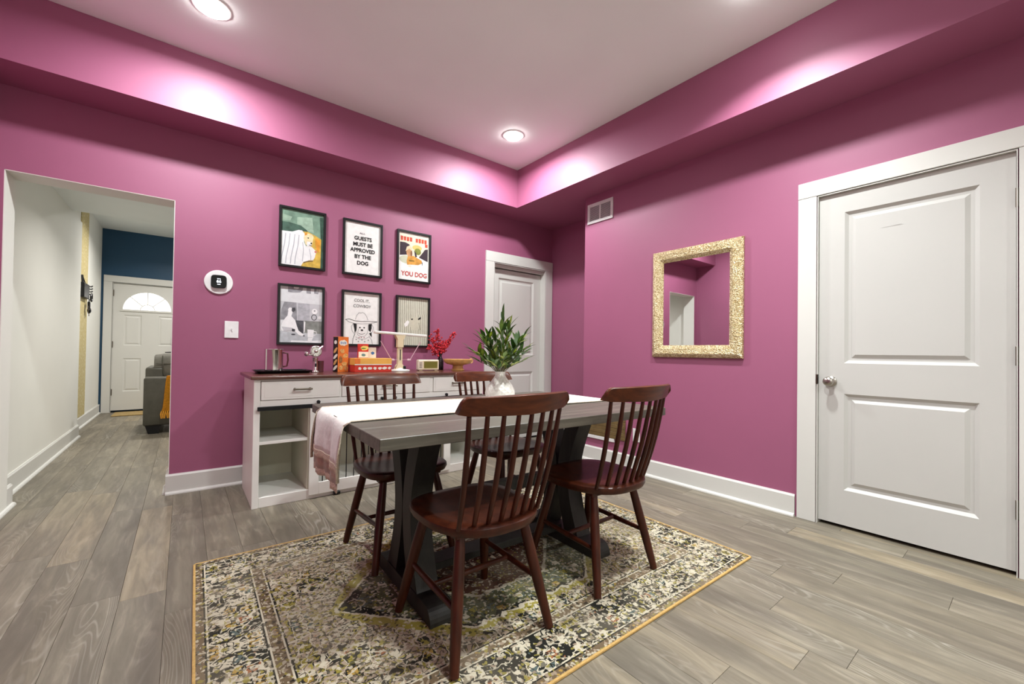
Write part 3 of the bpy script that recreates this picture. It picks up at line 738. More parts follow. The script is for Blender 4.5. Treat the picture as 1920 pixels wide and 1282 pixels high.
# ------------------------------------------------------------------ sideboard (local x along the wall, y away from the viewer)
SBX, SBY, SBW, SBD, SBH = .362, 3.158, 1.790, .56, .840
sb = thing('sideboard', 'long white farmhouse sideboard with three drawers and sliding barred doors', 'sideboard', (SBX, SBY, 0))
bx('side_panel', CAB, sb, 0, .02, 0, SBD, 0, SBH); bx('side_panel', CAB, sb, SBW-.02, SBW, 0, SBD, 0, SBH)
bx('corner_post', CAB, sb, -.002, .036, -.004, .03, 0, SBH); bx('corner_post', CAB, sb, SBW-.036, SBW+.002, -.004, .03, 0, SBH)
bx('back_panel', CABIN, sb, .0205, SBW-.0205, SBD-.012, SBD-.001, .02, SBH-.001, 0)
bx('bottom_shelf', CAB, sb, .0205, SBW-.0205, .004, SBD-.013, .045, .065, 0)
bx('toe_rail', CAB, sb, .037, SBW-.037, 0, .02, 0, .066)
bx('drawer_rail', CAB, sb, .037, SBW-.037, .001, .022, .638, .700)
bx('top_rail', CAB, sb, .037, SBW-.037, .001, .022, .828, SBH)
bx('drawer_floor', CABIN, sb, .0205, SBW-.0205, .023, SBD-.013, .655, .668, 0)
for px_ in (.328, 1.448): bx('partition', CABIN, sb, px_, px_+.014, .004, SBD-.013, .066, .654, 0)
bx('bay_shelf', CAB, sb, .021, .3275, .010, SBD-.014, .408, .428); bx('bay_shelf', CAB, sb, 1.4625, SBW-.021, .010, SBD-.014, .408, .428)
bx('drawer_post', CAB, sb, .535, .549, .0005, .022, .701, .827); bx('drawer_post', CAB, sb, 1.258, 1.288, .0005, .022, .701, .827)
for a, b_ in ((.040, .533), (.551, 1.256), (1.290, SBW-.040)):
    dr = mk('drawer', CAB, sb, lambda bm: (box(bm, a, b_, -.006, .018, .703, .826, .0015), box(bm, a+.018, b_-.018, -.0075, -.0058, .719, .810, .001)))
    hc = (a+b_)/2+.0
    def pull(bm):
        for s_ in (-1, 1): tube(bm, [(hc+s_*.048, -.008, .770), (hc+s_*.048, -.034, .770)], [.009, .006], 10)
        tube(bm, [(hc-.058, -.034, .770), (hc+.058, -.034, .770)], .0062, 10)
    mk('pull_handle', DARKN, dr, pull, True)
# barn-door track
mk('door_track', BLACKM, sb, lambda bm: box(bm, .018, SBW-.018, -.030, -.022, .636, .664, .003))
for hx in (.06, .47, .895, 1.32, 1.73): mk('track_standoff', BLACKM, sb, lambda bm: tube(bm, [(hx, .001, .650), (hx, -.033, .650)], .006, 10), True)
for a, b_ in ((.336, .893), (.897, 1.454)):
    dd = mk('barn_door', CAB, sb, lambda bm: (box(bm, a, a+.062, -.020, -.004, .028, .632, .002), box(bm, b_-.062, b_, -.020, -.004, .028, .632, .002),
                                           box(bm, a+.0622, b_-.0622, -.020, -.004, .028, .112, .002), box(bm, a+.0622, b_-.0622, -.020, -.004, .552, .632, .002)))
    nb_ = 8
    for q in range(nb_):
        xx = a+.062+(b_-a-.124)*(q+.5)/nb_
        mk('bar', BLACKM, dd, lambda bm: tube(bm, [(xx, -.012, .111), (xx, -.012, .553)], .0035, 6), True)
    for hx in (a+.05, b_-.05):
        def hang(bm):
            box(bm, hx-.009, hx+.009, -.036, -.0305, .60, .685, .002); tube(bm, [(hx, -.033, .676), (hx, -.020, .676)], .012, 14)
        mk('door_hanger', BLACKM, dd, hang)
mk('door_guide', BLACKM, sb, lambda bm: box(bm, .50, .545, -.030, -.001, .004, .026, .004))
mk('countertop', COUNTER, sb, lambda bm: box(bm, -.022, SBW+.022, -.030, SBD+.06, SBH+.0003, SBH+.023, .005, 2))
CZ = SBH+.0236

# ------------------------------------------------------------------ things on the sideboard
TRAYM = plain('black_tray_lacquer', (.008, .008, .009), .25)
tr = thing('serving_tray', 'low black tray at the left end of the sideboard', 'tray', (.585, 3.52, CZ))
def tray(bm):
    P = [(.19, .11)]; 
    def loop(a, b_, z): return [bm.verts.new((x, y, z)) for x, y in [(-a+.02, -b_), (a-.02, -b_), (a, -b_+.02), (a, b_-.02), (a-.02, b_), (-a+.02, b_), (-a, b_-.02), (-a, -b_+.02)]]
    L = [loop(.165, .105, 0), loop(.185, .125, .022), loop(.188, .128, .022), loop(.186, .126, .019), loop(.160, .10, .006)]
    for A, B in zip(L, L[1:]):
        for q in range(8): bm.faces.new((A[q], A[(q+1) % 8], B[(q+1) % 8], B[q]))
    bm.faces.new(L[0][::-1]); bm.faces.new(L[-1])
mk('dish', TRAYM, tr, tray)
can = thing('steel_canister', 'shiny steel canister with side handle standing on the black tray', 'canister', (.525, 3.515, CZ+.0065))
mk('saucer', CHROME, can, lambda bm: lathe(bm, [(.06, 0), (.085, .006), (.088, .009), (.06, .005)], 32), True)
mk('body', CHROME, can, lambda bm: lathe(bm, [(.058, .0095), (.062, .012), (.062, .165), (.064, .170), (.061, .172), (.058, .168), (.058, .02)], 40, caps=False), True)
mk('lid', CHROME, can, lambda bm: lathe(bm, [(.057, .160), (.057, .168), (.02, .172)], 32), True)
mk('handle', plain('dark_red_handle', (.09, .02, .02), .3), can, lambda bm: tube(bm, [(.060, -.01, .145), (.088, -.012, .14), (.092, -.012, .09), (.084, -.012, .045), (.060, -.01, .04)], .006, 8), True)
gd = thing('hand_crank_grinder', 'chrome hand-cranked grinder with round head beside the black tray', 'grinder', (.806, 3.50, CZ))
def gstand(bm):
    lathe(bm, [(.030, 0), (.032, .004), (.026, .010), (.020, .02), (.019, .10), (.024, .115)], 20)
mk('column', CHROME, gd, gstand, True)
mk('head', CHROME, gd, lambda bm: (torus(bm, (0, -.015, .165), .036, .010, 'y', 28, 10), tube(bm, [(0, .02, .165), (0, -.022, .165)], [.034, .030], 24), ball(bm, (0, -.026, .165), .014))
   , True)
mk('crank', CHROME, gd, lambda bm: (tube(bm, [(-.01, -.02, .15), (-.045, -.02, .135), (-.062, -.022, .145)], .006, 8), ball(bm, (-.068, -.022, .145), .018), tube(bm, [(.02, -.02, .18), (.048, -.015, .205)], .007, 8)), True)
mk('switch', BLACKM, gd, lambda bm: box(bm, -.006, .006, -.0245, -.018, .045, .070, .001))
mk('cup', plain('wine_red_cup', (.10, .025, .03), .25), gd, lambda bm: lathe(bm, [(.024, .0), (.026, .09), (.022, .09)], 18, c=(.045, .03)), True)

def pbox(name, label, cat, loc, rz, dims, mats, group=None):
    """carton with separately coloured faces: dims (w,d,h), front at -y"""
    t = thing(name, label, cat, loc, (0, 0, rz), group); w_, d_, h_ = dims
    bm = bmesh.new(); box(bm, -w_/2, w_/2, -d_/2, d_/2, 0, h_, .0012)
    o = finish('carton', bm, mats, t); return t, o
ORANGE = plain('orange_card_print', (.74, .19, .035), .45, var=.12, scale=30); CARDBLK = plain('black_card_print', (.015, .011, .010), .45)
CREAMP = plain('cream_print', (.80, .76, .66), .5); GOLDP = plain('golden_snack_print', (.66, .36, .12), .5, var=.35, scale=70); BROWNP = plain('brown_snack_print', (.30, .13, .04), .5, var=.4, scale=60)
REDP = plain('red_card_print', (.58, .035, .02), .45); YELP = plain('yellow_card_print', (.80, .42, .085), .45); BLUEP = plain('blue_print', (.05, .16, .40), .5)
sn, o = pbox('snack_box', 'tall orange and black snack carton with white logo on the sideboard', 'box', (1.005, 3.525, CZ), math.radians(25), (.105, .056, .285), ORANGE)
w2, d2_ = .0525, .028
mk('black_side', CARDBLK, sn, lambda bm: box(bm, -w2-.0006, -w2-.0001, -d2_+.001, d2_-.001, .002, .283))
def blob(cx, cz, rx, rz, n=14, seed=1, y=-.0292):
    r_ = random.Random(seed)
    def f(bm):
        P = [(cx+rx*math.cos(2*PI*i/n)*r_.uniform(.75, 1.1), cz+rz*math.sin(2*PI*i/n)*r_.uniform(.75, 1.1)) for i in range(n)]
        prism(bm, P, y, y+.0008, 'y')
    return f
mk('logo_splash', CREAMP, sn, blob(0, .235, .043, .026, seed=3)); mk('logo_ink', BLUEP, sn, lambda bm: [box(bm, -.028+.012*i, -.022+.012*i, -.0296, -.0293, .226+.002*(i % 2), .246-.002*(i % 3)) for i in range(5)])
for i, (a, b_, c, d) in enumerate(((-.01, .17, .022, .018), (.022, .13, .026, .02), (-.026, .10, .02, .03), (.012, .065, .03, .02), (-.02, .035, .026, .018), (.03, .03, .02, .022))):
    mk('printed_snack', (GOLDP, GOLDP, BROWNP, CREAMP)[i % 4 if i != 3 else 0], sn, blob(a, b_, c, d, seed=10+i, y=-.0294-.0001*i))
def sideb(cy, cz, ry, rz_, rot):
    def f(bm):
        P = [(cy+ry*math.cos(2*PI*i/10)*math.cos(rot)-rz_*math.sin(2*PI*i/10)*math.sin(rot), cz+ry*math.cos(2*PI*i/10)*math.sin(rot)+rz_*math.sin(2*PI*i/10)*math.cos(rot)) for i in range(10)]
        prism(bm, P, -w2-.0012, -w2-.0007, 'x')
    return f
for i, (cz, m_) in enumerate(((.175, GOLDP), (.125, CREAMP), (.08, GOLDP), (.035, CREAMP))): mk('printed_biscuit', m_, sn, sideb(0, cz, .030, .012, -.7 if i % 2 else -.9))
mk('side_logo', CREAMP, sn, sideb(.0, .24, .016, .016, 0))
fb, o = pbox('flat_red_box', 'flat red printed carton under the yellow one on the sideboard', 'box', (1.236, 3.50, CZ), math.radians(2), (.312, .16, .056), REDP)
for i in range(7): mk('white_print', CREAMP, fb, blob(-.115+.042*i, .03, .014+.004*(i % 3), .012, seed=30+i, y=-.0812))
yb, o = pbox('flat_yellow_box', 'flat yellow-orange carton stacked on the red carton', 'box', (1.236, 3.50, CZ+.057), math.radians(2), (.315, .16, .056), YELP)
mk('printed_edge', CREAMP, yb, lambda bm: box(bm, -.157, .157, -.0808, -.0803, .001, .008)); mk('orange_end', ORANGE, yb, lambda bm: box(bm, -.157, -.112, -.0808, -.0803, .009, .055))
pk, o = pbox('seasoning_packet', 'small red and yellow packet standing on the yellow carton', 'packet', (1.185, 3.53, CZ+.1136), math.radians(4), (.086, .022, .118), REDP)
mk('yellow_burst', plain('pale_yellow_print', (.82, .62, .16), .5), pk, blob(.008, .082, .036, .022, seed=5, y=-.0118)); mk('green_print', plain('green_print', (.12, .26, .05), .5), pk, blob(.0, .08, .022, .006, seed=6, y=-.0122)); mk('white_base', CREAMP, pk, lambda bm: box(bm, -.042, .042, -.0118, -.0112, .003, .052))
mk('teal_print', plain('teal_print', (.10, .22, .24), .5), pk, blob(.0, .025, .022, .012, seed=8, y=-.0122))
cdn, o = pbox('white_card', 'small white card with blue spot beside the red packet', 'card', (1.268, 3.545, CZ+.1136), math.radians(6), (.070, .008, .090), CREAMP)
mk('blue_spot', BLUEP, cdn, blob(.004, .042, .017, .014, seed=9, y=-.0046))

LAMPM = plain('cream_lamp_enamel', (.74, .62, .40), .4, var=.04); LAMPW = plain('white_light_bar', (.82, .80, .74), .4); CLEAR = plain('clear_pink_cord', (.62, .40, .45), .2, var=.05)
lm = thing('desk_lamp', 'cream column desk lamp with horizontal light bar on the sideboard', 'lamp', (1.503, 3.515, CZ))
mk('base', LAMPW, lm, lambda bm: lathe(bm, [(.094, 0), (.097, .005), (.090, .011), (.045, .017), (.028, .030)], 36, sx=1.0, sy=.7), True)
mk('shoulder', LAMPM, lm, lambda bm: prism(bm, [(-.045, .012), (.040, .012), (.030, .045), (.022, .060), (-.022, .060), (-.032, .045)], -.022, .022, 'y'))
mk('column', LAMPM, lm, lambda bm: prism(bm, [(-.021, .058), (.021, .058), (.019, .215), (-.019, .215)], -.016, .016, 'y'))
mk('slot', BLACKM, lm, lambda bm: box(bm, -.0045, .0045, -.0172, -.0158, .095, .190, .001))
mk('capital', LAMPM, lm, lambda bm: prism(bm, [(-.026, .210), (.026, .210), (.026, .275), (.046, .315), (-.046, .315), (-.026, .275)], -.024, .024, 'y'))
mk('light_bar', LAMPW, lm, lambda bm: box(bm, -.245, .245, -.022, .022, .3155, .338, .006, 2), rot=(0, math.radians(2.2), 0))
for s_ in (-1, 1):
    mk('cord', CLEAR, lm, lambda bm: tube(bm, [(s_*.185, -.03, .26), (s_*.09, -.03, .105)], .0035, 6))
    mk('ornament', CLEAR, lm, lambda bm: (ball(bm, (s_*.075, -.03, .098), .016, 10, (1.3, .6, .7)), tube(bm, [(s_*.06, -.03, .10), (s_*.02, -.017, .10)], .0015, 5)))
mk('plug', BLACKM, lm, lambda bm: box(bm, .026, .050, -.03, .0, .018, .045, .003))
ck = thing('radio_clock', 'small cream retro radio clock with olive screen on the sideboard', 'clock', (1.772, 3.50, CZ), (0, 0, math.radians(-3)))
mk('case', plain('cream_plastic', (.76, .66, .52), .4), ck, lambda bm: box(bm, -.103, .103, -.025, .03, .004, .100, .010, 3))
mk('screen', plain('olive_display', (.16, .14, .02), .25), ck, lambda bm: box(bm, -.048, .085, -.0262, -.0245, .022, .084, .001))
mk('bezel', LAMPM, ck, lambda bm: (box(bm, -.056, -.049, -.0266, -.0244, .016, .090), box(bm, -.049, .092, -.0266, -.0244, .0842, .090), box(bm, -.049, .092, -.0266, -.0244, .016, .0215), box(bm, .0855, .092, -.0266, -.0244, .0215, .0842)))
for q in range(4): mk('side_button', NICKEL, ck, lambda bm: box(bm, -.092, -.066, -.0266, -.0245, .030+.014*q, .036+.014*q))
mk('foot', LAMPM, ck, lambda bm: (box(bm, -.09, -.06, -.02, .02, 0, .0045), box(bm, .06, .09, -.02, .02, 0, .0045)))
GOLDW = plain('honey_gold_wood', (.72, .42, .14), .35, var=.2, scale=26)
bw = thing('footed_bowl', 'honey-gold footed bowl with ring handle near the door end of the sideboard', 'bowl', (2.075, 3.47, CZ))
mk('foot', GOLDW, bw, lambda bm: lathe(bm, [(.062, 0), (.064, .006), (.052, .014), (.050, .045), (.058, .050)], 30), True)
mk('dish', GOLDW, bw, lambda bm: lathe(bm, [(.050, .050), (.105, .060), (.132, .078), (.140, .105), (.134, .106), (.124, .082), (.095, .068), (.02, .064)], 40), True)
mk('ring_handle', GOLDW, bw, lambda bm: torus(bm, (.148, 0, .088), .020, .005, 'y', 18, 8), True)
rv = thing('flower_bottle', 'slim dark bottle behind the footed bowl', 'bottle', (1.990, 3.665, CZ))
mk('glass', plain('dark_bottle_glass', (.02, .012, .014), .15), rv, lambda bm: lathe(bm, [(.030, 0), (.033, .006), (.033, .085), (.020, .115), (.014, .13), (.014, .160), (.016, .165)], 24), True)
rf = thing('red_berry_branches', 'red berry branches rising from the dark bottle', 'flowers', (1.990, 3.665, CZ))
BERRY = plain('berry_red', (.50, .025, .04), .4, var=.35, scale=60); TWIG = plain('dark_twig', (.06, .02, .02), .7)
rr = random.Random(5)
for (tx, ty, tz) in ((-.055, -.02, .37), (-.10, .01, .32), (.03, -.02, .27), (.135, -.03, .36), (.11, .01, .28), (-.13, -.01, .22)):
    p0, p1, p2 = Vector((0, 0, .10)), Vector((tx*.35, ty*.4, .10+(tz-.10)*.55)), Vector((tx, ty, tz))
    st = mk('twig', TWIG, rf, lambda bm: tube(bm, [p0, p1, p2], [.0025, .0022, .0012], 6), True)
    def ber(bm):
        for _ in range(60):
            f = rr.uniform(.35, 1.02); p = p1.lerp(p2, (f-.5)*2) if f > .5 else p0.lerp(p1, f*2)
            p = p+Vector((rr.gauss(0, .013), rr.gauss(0, .013), rr.gauss(0, .012)))
            ball(bm, p, rr.uniform(.006, .011), 6)
    b_o = mk('berries', BERRY, st, ber, True); b_o['kind'] = 'stuff'

# ------------------------------------------------------------------ framed prints
FRM = plain('black_picture_frame', (.008, .008, .009), .35)
PWD, PHT, FWD = .357, .497, .018
IW, IH = PWD-2*FWD, PHT-2*FWD
def flat(name, col, rough=.6, var=.05, scale=30): return plain('print_'+name, col, rough, var=var, scale=scale, spec=.3)
INK = flat('ink', (.012, .012, .012)); PAPER = flat('paper', (.84, .83, .80))
def picture(x, z, label, paper):
    t = thing('framed_print', label, 'picture', (x, YA-.0015, z), FRONT, 'framed dog prints on the plum wall')
    def fr(bm):
        a, b_, f_ = PWD, PHT, FWD
        for q in ((0, a, 0, f_), (0, a, b_-f_, b_), (0, f_, f_, b_-f_), (a-f_, a, f_, b_-f_)): box(bm, q[0], q[1], q[2], q[3], 0, .024, .0012)
    mk('frame', FRM, t, fr)
    sh = mk('sheet', paper, t, lambda bm: box(bm, FWD-.001, PWD-FWD+.001, FWD-.001, PHT-FWD+.001, .004, .008))
    t['n'] = 0
    def poly(name, mat, pts, lay=1):
        """u to the right, v downwards from the top, both 0..1"""
        P = [(FWD+IW*min(1, max(0, u)), PHT-FWD-IH*min(1, max(0, v))) for u, v in pts]
        return mk(name, mat, sh, lambda bm: prism(bm, P, .0081+.00025*(lay-1), .0082+.00025*lay))
    def words(text, u, v, size, mat, sx=1., bold=0., lay=6):
        return lettering('lettering', text, size, mat, sh, (FWD+IW*u, PHT-FWD-IH*v, .0083+.00025*lay), sx, 'CENTER', bold)
    def stroke(name, mat, pts, wd, lay=3):
        def f(bm):
            P = [Vector((FWD+IW*u, PHT-FWD-IH*v)) for u, v in pts]
            z0, z1 = .0081+.00025*(lay-1), .0082+.00025*lay
            for a, b_ in zip(P, P[1:]):
                d = (b_-a).normalized(); n_ = Vector((-d.y, d.x))*wd/2
                prism(bm, [tuple(a+n_-d*wd*.3), tuple(b_+n_+d*wd*.3), tuple(b_-n_+d*wd*.3), tuple(a-n_-d*wd*.3)], z0, z1)
        return mk(name, mat, sh, f)
    del t['n']
    return t, poly, words, stroke
def ell(cu, cv, ru, rv_, n=20, a0=0, a1=2*PI): return [(cu+ru*math.cos(a0+(a1-a0)*i/n), cv+rv_*math.sin(a0+(a1-a0)*i/n)) for i in range(n+(0 if abs(a1-a0) > 6.2 else 1))]
ZR1, ZR2 = 1.717, 1.080
# 1 painted dog under a sheet
GRN, GRN2, GRN3 = flat('sage', (.17, .27, .20), var=.25, scale=18), flat('dark_sage', (.060, .115, .085), var=.3, scale=20), flat('pale_sage', (.30, .42, .32), var=.25, scale=25)
CLO, FOLD = flat('sheet_white', (.78, .78, .78)), flat('fold_grey', (.42, .42, .46)); AMB, YEL, FUR = flat('amber', (.70, .30, .035), var=.2), flat('ochre', (.62, .41, .075), var=.2), flat('fur', (.80, .66, .40), var=.15)
t, poly, words, stroke = picture(.587, ZR1, 'framed painting of a dog draped in a white sheet, green ground', GRN)
poly('pale_patch', GRN3, [(.36, .12), (.72, .08), (.76, .36), (.50, .33), (.36, .25)], 1); poly('pale_patch', GRN3, [(.0, .10), (.24, .13), (.20, .20), (.0, .22)], 1)
poly('dark_mound', GRN2, [(0, .24), (.18, .235), (.45, .26), (.60, .33), (.66, .40), (0, .45)], 2); poly('dark_edge', GRN2, [(.90, .05), (1, .04), (1, 1), (.92, 1), (.94, .5)], 1)
poly('ochre_drape', YEL, [(.50, .36), (.62, .355), (.80, .40), (.95, .455), (.94, 1), (.45, 1), (.5, .9), (.6, .6)], 3); poly('amber_drape', AMB, [(.80, .44), (.93, .48), (.90, .72), (.84, .66), (.80, .55)], 4)
poly('white_sheet', CLO, [(0, .405), (.25, .395), (.40, .345), (.48, .345), (.54, .40), (.53, .55), (.58, .62), (.72, .62), (.83, .69), (.80, .80), (.76, .86), (.66, .87), (.52, .92), (.46, 1), (0, 1)], 5)
poly('dog_face', FUR, [(.54, .38), (.62, .385), (.72, .39), (.76, .43), (.74, .52), (.72, .60), (.62, .62), (.56, .58), (.52, .48)], 6); poly('muzzle', CLO, [(.60, .53), (.70, .53), (.70, .61), (.60, .62)], 7)
poly('nose', INK, ell(.705, .555, .022, .014), 8); poly('mouth', INK, [(.65, .585), (.72, .59), (.71, .60), (.65, .597)], 8); poly('eye', INK, ell(.63, .465, .018, .010), 8); poly('ear', AMB, [(.54, .385), (.60, .37), (.60, .41), (.55, .43)], 7); poly('pink_nose', flat('rose', (.60, .20, .16)), ell(.815, .70, .03, .02), 7)
for u0 in (.06, .16, .27, .37): stroke('fold', FOLD, [(u0+.04, .44), (u0+.02, .62), (u0-.04, .86), (u0-.05, .97)], .006, 6)
stroke('fold', FOLD, [(.50, .56), (.52, .70), (.50, .90)], .005, 6); stroke('fold', FOLD, [(.66, .66), (.70, .80), (.70, .86)], .005, 6); poly('shadow_line', flat('umber', (.20, .13, .05)), [(.52, .915), (.66, .875), (.76, .87), (.75, .885), (.60, .91), (.53, .94)], 6)
# 2 lettered print
t, poly, words, stroke = picture(1.087, ZR1, 'framed white print lettered GUESTS MUST BE APPROVED BY THE DOG', PAPER)
for i, (tx, v) in enumerate((('GUESTS', .305), ('MUST BE', .425), ('APPROVED', .54), ('BY THE', .665), ('DOG', .79))): words(tx, .5, v, .048, INK, .95 if i != 2 else .93, .0016)
words('ALL', .48, .20, .020, flat('grey_ink', (.25, .22, .24)), 1.6, .0004)
# 3 vintage poster
VIN = flat('vintage_cream', (.78, .71, .56)); VRED = flat('vintage_red', (.55, .075, .04), var=.2); PLUMK = flat('plum_black', (.045, .028, .038)); DOGO = flat('dog_orange', (.62, .30, .06), var=.25)
t, poly, words, stroke = picture(1.588, ZR1, 'framed vintage poster with orange dog, red letters YOU DOG', PAPER)
poly('cream_panel', VIN, [(.03, .03), (.97, .03), (.97, .52), (.03, .52)], 1)
for i in range(9):
    if i == 4: continue
    poly('red_letter', VRED, [(.06+.097*i, .085+.004*(i % 3)), (.06+.097*i+.08, .085+.004*(i % 2)), (.06+.097*i+.078, .175), (.06+.097*i+.004, .18-.004*(i % 2))], 3)
poly('red_tag', VRED, [(.86, .18), (.95, .18), (.95, .25), (.86, .25)], 3)
poly('dark_chair', PLUMK, [(.04, .215), (.20, .21), (.34, .24), (.40, .33), (.40, .50), (.04, .50)], 2); poly('dark_coat', PLUMK, [(.96, .28), (.96, .56), (.66, .49), (.76, .40), (.86, .30)], 4)
poly('leaf_bunch', flat('posy_green', (.20, .22, .04), var=.3), ell(.62, .37, .11, .07), 3); poly('yellow_glow', flat('posy_yellow', (.70, .52, .16)), ell(.60, .29, .16, .06), 2); poly('dark_hand', PLUMK, [(.50, .36), (.56, .40), (.60, .48), (.54, .50)], 5)
poly('table_top', PAPER, [(.0, .50), (.25, .47), (.60, .47), (1, .545), (1, .80), (0, .80)], 3); poly('plate', flat('pale_celadon', (.56, .57, .42)), ell(.30, .57, .28, .09), 4)
poly('dog_body', DOGO, [(.30, .49), (.48, .47), (.62, .51), (.76, .55), (.76, .61), (.64, .655), (.42, .665), (.28, .68), (.26, .60)], 5); poly('dog_head', flat('dog_tan', (.55, .30, .14), var=.2), ell(.34, .40, .095, .10), 6); poly('dog_hat', flat('dog_hat', (.74, .60, .40)), [(.22, .40), (.26, .30), (.36, .26), (.44, .32), (.42, .37), (.34, .33), (.27, .37)], 7)
poly('dog_ear', flat('dog_brown', (.22, .09, .04)), ell(.41, .43, .03, .06), 7); poly('dog_shadow', flat('dog_shadow', (.16, .10, .02)), [(.32, .575), (.50, .57), (.52, .59), (.36, .60)], 6); poly('paw', VIN, ell(.36, .70, .06, .018), 6); poly('tail_mark', PLUMK, [(.76, .58), (.785, .58), (.78, .65), (.765, .65)], 6)
words('YOU DOG', .52, .872, .062, flat('letter_red', (.50, .07, .06)), .93, .0016)
# 4 black and white photograph
G1, G2, G3, G4, GW = flat('grey_light', (.56, .56, .58)), flat('grey_mid', (.30, .30, .32), var=.25), flat('grey_dark', (.085, .085, .095), var=.3), flat('grey_pale', (.72, .73, .74)), flat('photo_white', (.86, .86, .86))
t, poly, words, stroke = picture(.587, ZR2, 'framed black-and-white photo of a dog at a cafe table with mug', G4)
poly('sign_letter', G2, [(.18, .0), (.53, .0), (.52, .055), (.46, .09), (.30, .105), (.18, .10)], 2); poly('sign_counter', GW, [(.31, .0), (.44, .0), (.42, .03), (.31, .03)], 3); poly('sign_letter', G2, [(.615, .0), (.72, .0), (.72, .10), (.615, .10)], 2); poly('sign_letter', G2, [(.80, .0), (.92, .0), (.90, .095), (.80, .09)], 2); poly('sign_counter', G1, [(.86, .0), (.92, .0), (.89, .06), (.85, .06)], 3)
poly('wall_band', G1, [(0, .27), (1, .29), (1, .62), (0, .60)], 1); poly('curtain', G2, [(.10, .28), (.38, .28), (.40, .60), (.02, .60), (.04, .42)], 2); poly('panel', flat('grey_soft', (.44, .44, .47), var=.2), [(.42, .29), (.70, .29), (.70, .60), (.42, .60)], 2)
poly('bench_dark', G3, [(.36, .60), (.56, .60), (.56, .83), (.40, .83)], 3); poly('bench', flat('grey_bench', (.24, .25, .23), var=.2), [(.58, .60), (1, .60), (1, .84), (.58, .84)], 2); poly('bench_post', GW, [(.56, .62), (.60, .62), (.59, .80), (.56, .80)], 4)
poly('cafe_table', flat('grey_table', (.50, .52, .54), var=.15), [(0, .80), (.4, .82), (1, .83), (1, 1), (0, 1)], 3); poly('table_edge', GW, [(.28, .965), (.70, .965), (1, .95), (1, 1), (.26, .99)], 4)
poly('dog_body', GW, [(.03, .72), (.10, .60), (.18, .52), (.20, .41), (.28, .385), (.30, .44), (.27, .53), (.36, .60), (.40, .70), (.44, .78), (.56, .85), (.56, .88), (.46, .865), (.36, .80), (.30, .78), (.10, .80), (.03, .78)], 5); poly('dog_head', GW, ell(.245, .42, .055, .045), 6); poly('dog_mask', G3, [(.28, .38), (.35, .37), (.36, .42), (.30, .46), (.27, .43)], 7); poly('dog_shade', G1, [(.05, .72), (.30, .74), (.33, .79), (.10, .80)], 6); poly('dark_gap', G3, [(.29, .75), (.36, .76), (.36, .80), (.29, .80)], 6)
poly('mug', GW, [(.65, .755), (.81, .76), (.80, .90), (.66, .90)], 6); stroke('mug_handle', GW, [(.81, .79), (.87, .795), (.88, .83), (.86, .855), (.81, .86)], .006, 6); poly('mug_reflection', GW, [(.67, .905), (.79, .905), (.76, .97), (.66, .96)], 5); poly('lamp_glow', GW, ell(.82, .42, .07, .05), 4); poly('lamp_dark', G2, ell(.82, .41, .02, .015), 5); stroke('wreath', G3, ell(.81, .53, .06, .05)+[(.87, .53)], .005, 4); poly('crumbs', G3, ell(.32, .855, .05, .012), 6); poly('paw', G3, ell(.57, .875, .025, .012), 6); poly('globe', GW, ell(.95, .53, .04, .03), 4)
# 5 cowboy drawing
t, poly, words, stroke = picture(1.087, ZR2, 'framed line drawing of a dog in a cowboy hat, white ground', PAPER)
GI = flat('soft_ink', (.20, .20, .20)); words('COOL IT,', .50, .145, .036, GI, .92, .0003); words('COWBOY', .51, .255, .038, GI, .92, .0003)
stroke('hat_crown', GI, [(.33, .52), (.36, .44), (.42, .385), (.48, .39), (.52, .375), (.58, .39), (.64, .45), (.68, .52)], .003); stroke('hat_brim', INK, [(.06, .53), (.16, .515), (.30, .545), (.50, .555), (.70, .545), (.84, .545), (.95, .545)], .004); stroke('hat_brim', GI, [(.06, .53), (.16, .575), (.32, .60), (.50, .60), (.70, .59), (.84, .57), (.95, .545)], .003)
poly('hat_shade', INK, [(.27, .60), (.36, .605), (.36, .72), (.32, .80), (.30, .70)], 2); poly('ear_shade', INK, [(.70, .60), (.79, .59), (.79, .68), (.76, .76), (.70, .72)], 2); poly('neck_shade', INK, [(.72, .78), (.79, .76), (.80, .86), (.75, .82)], 2)
stroke('ear', GI, [(.27, .60), (.22, .66), (.24, .74), (.30, .80)], .003); stroke('ear', GI, [(.79, .60), (.84, .66), (.82, .74), (.78, .78)], .003); stroke('face', GI, [(.37, .61), (.36, .74), (.40, .82), (.50, .855), (.60, .84), (.67, .78), (.69, .62)], .0025)
poly('eye', INK, ell(.455, .675, .022, .014), 3); poly('eye', INK, ell(.575, .675, .022, .014), 3); poly('nose', INK, ell(.515, .725, .035, .018), 3); stroke('mouth', INK, [(.43, .79), (.49, .805), (.55, .80), (.60, .785)], .003); stroke('muzzle', GI, [(.42, .70), (.40, .77), (.44, .80)], .0025)
for u, v in ((.44, .87), (.50, .865), (.58, .87), (.52, .92), (.42, .95), (.60, .95), (.70, .92), (.36, .91)): poly('bandana_spot', GI if v > .9 else flat('rose_spot', (.48, .22, .25)), ell(u, v, .018, .012, 8), 3)
stroke('shoulder', INK, [(.32, .80), (.27, .90), (.26, .995)], .004); stroke('shoulder', GI, [(.72, .84), (.80, .92), (.82, .995)], .003); stroke('bandana', GI, [(.34, .86), (.45, .90), (.60, .90), (.72, .85)], .0025)
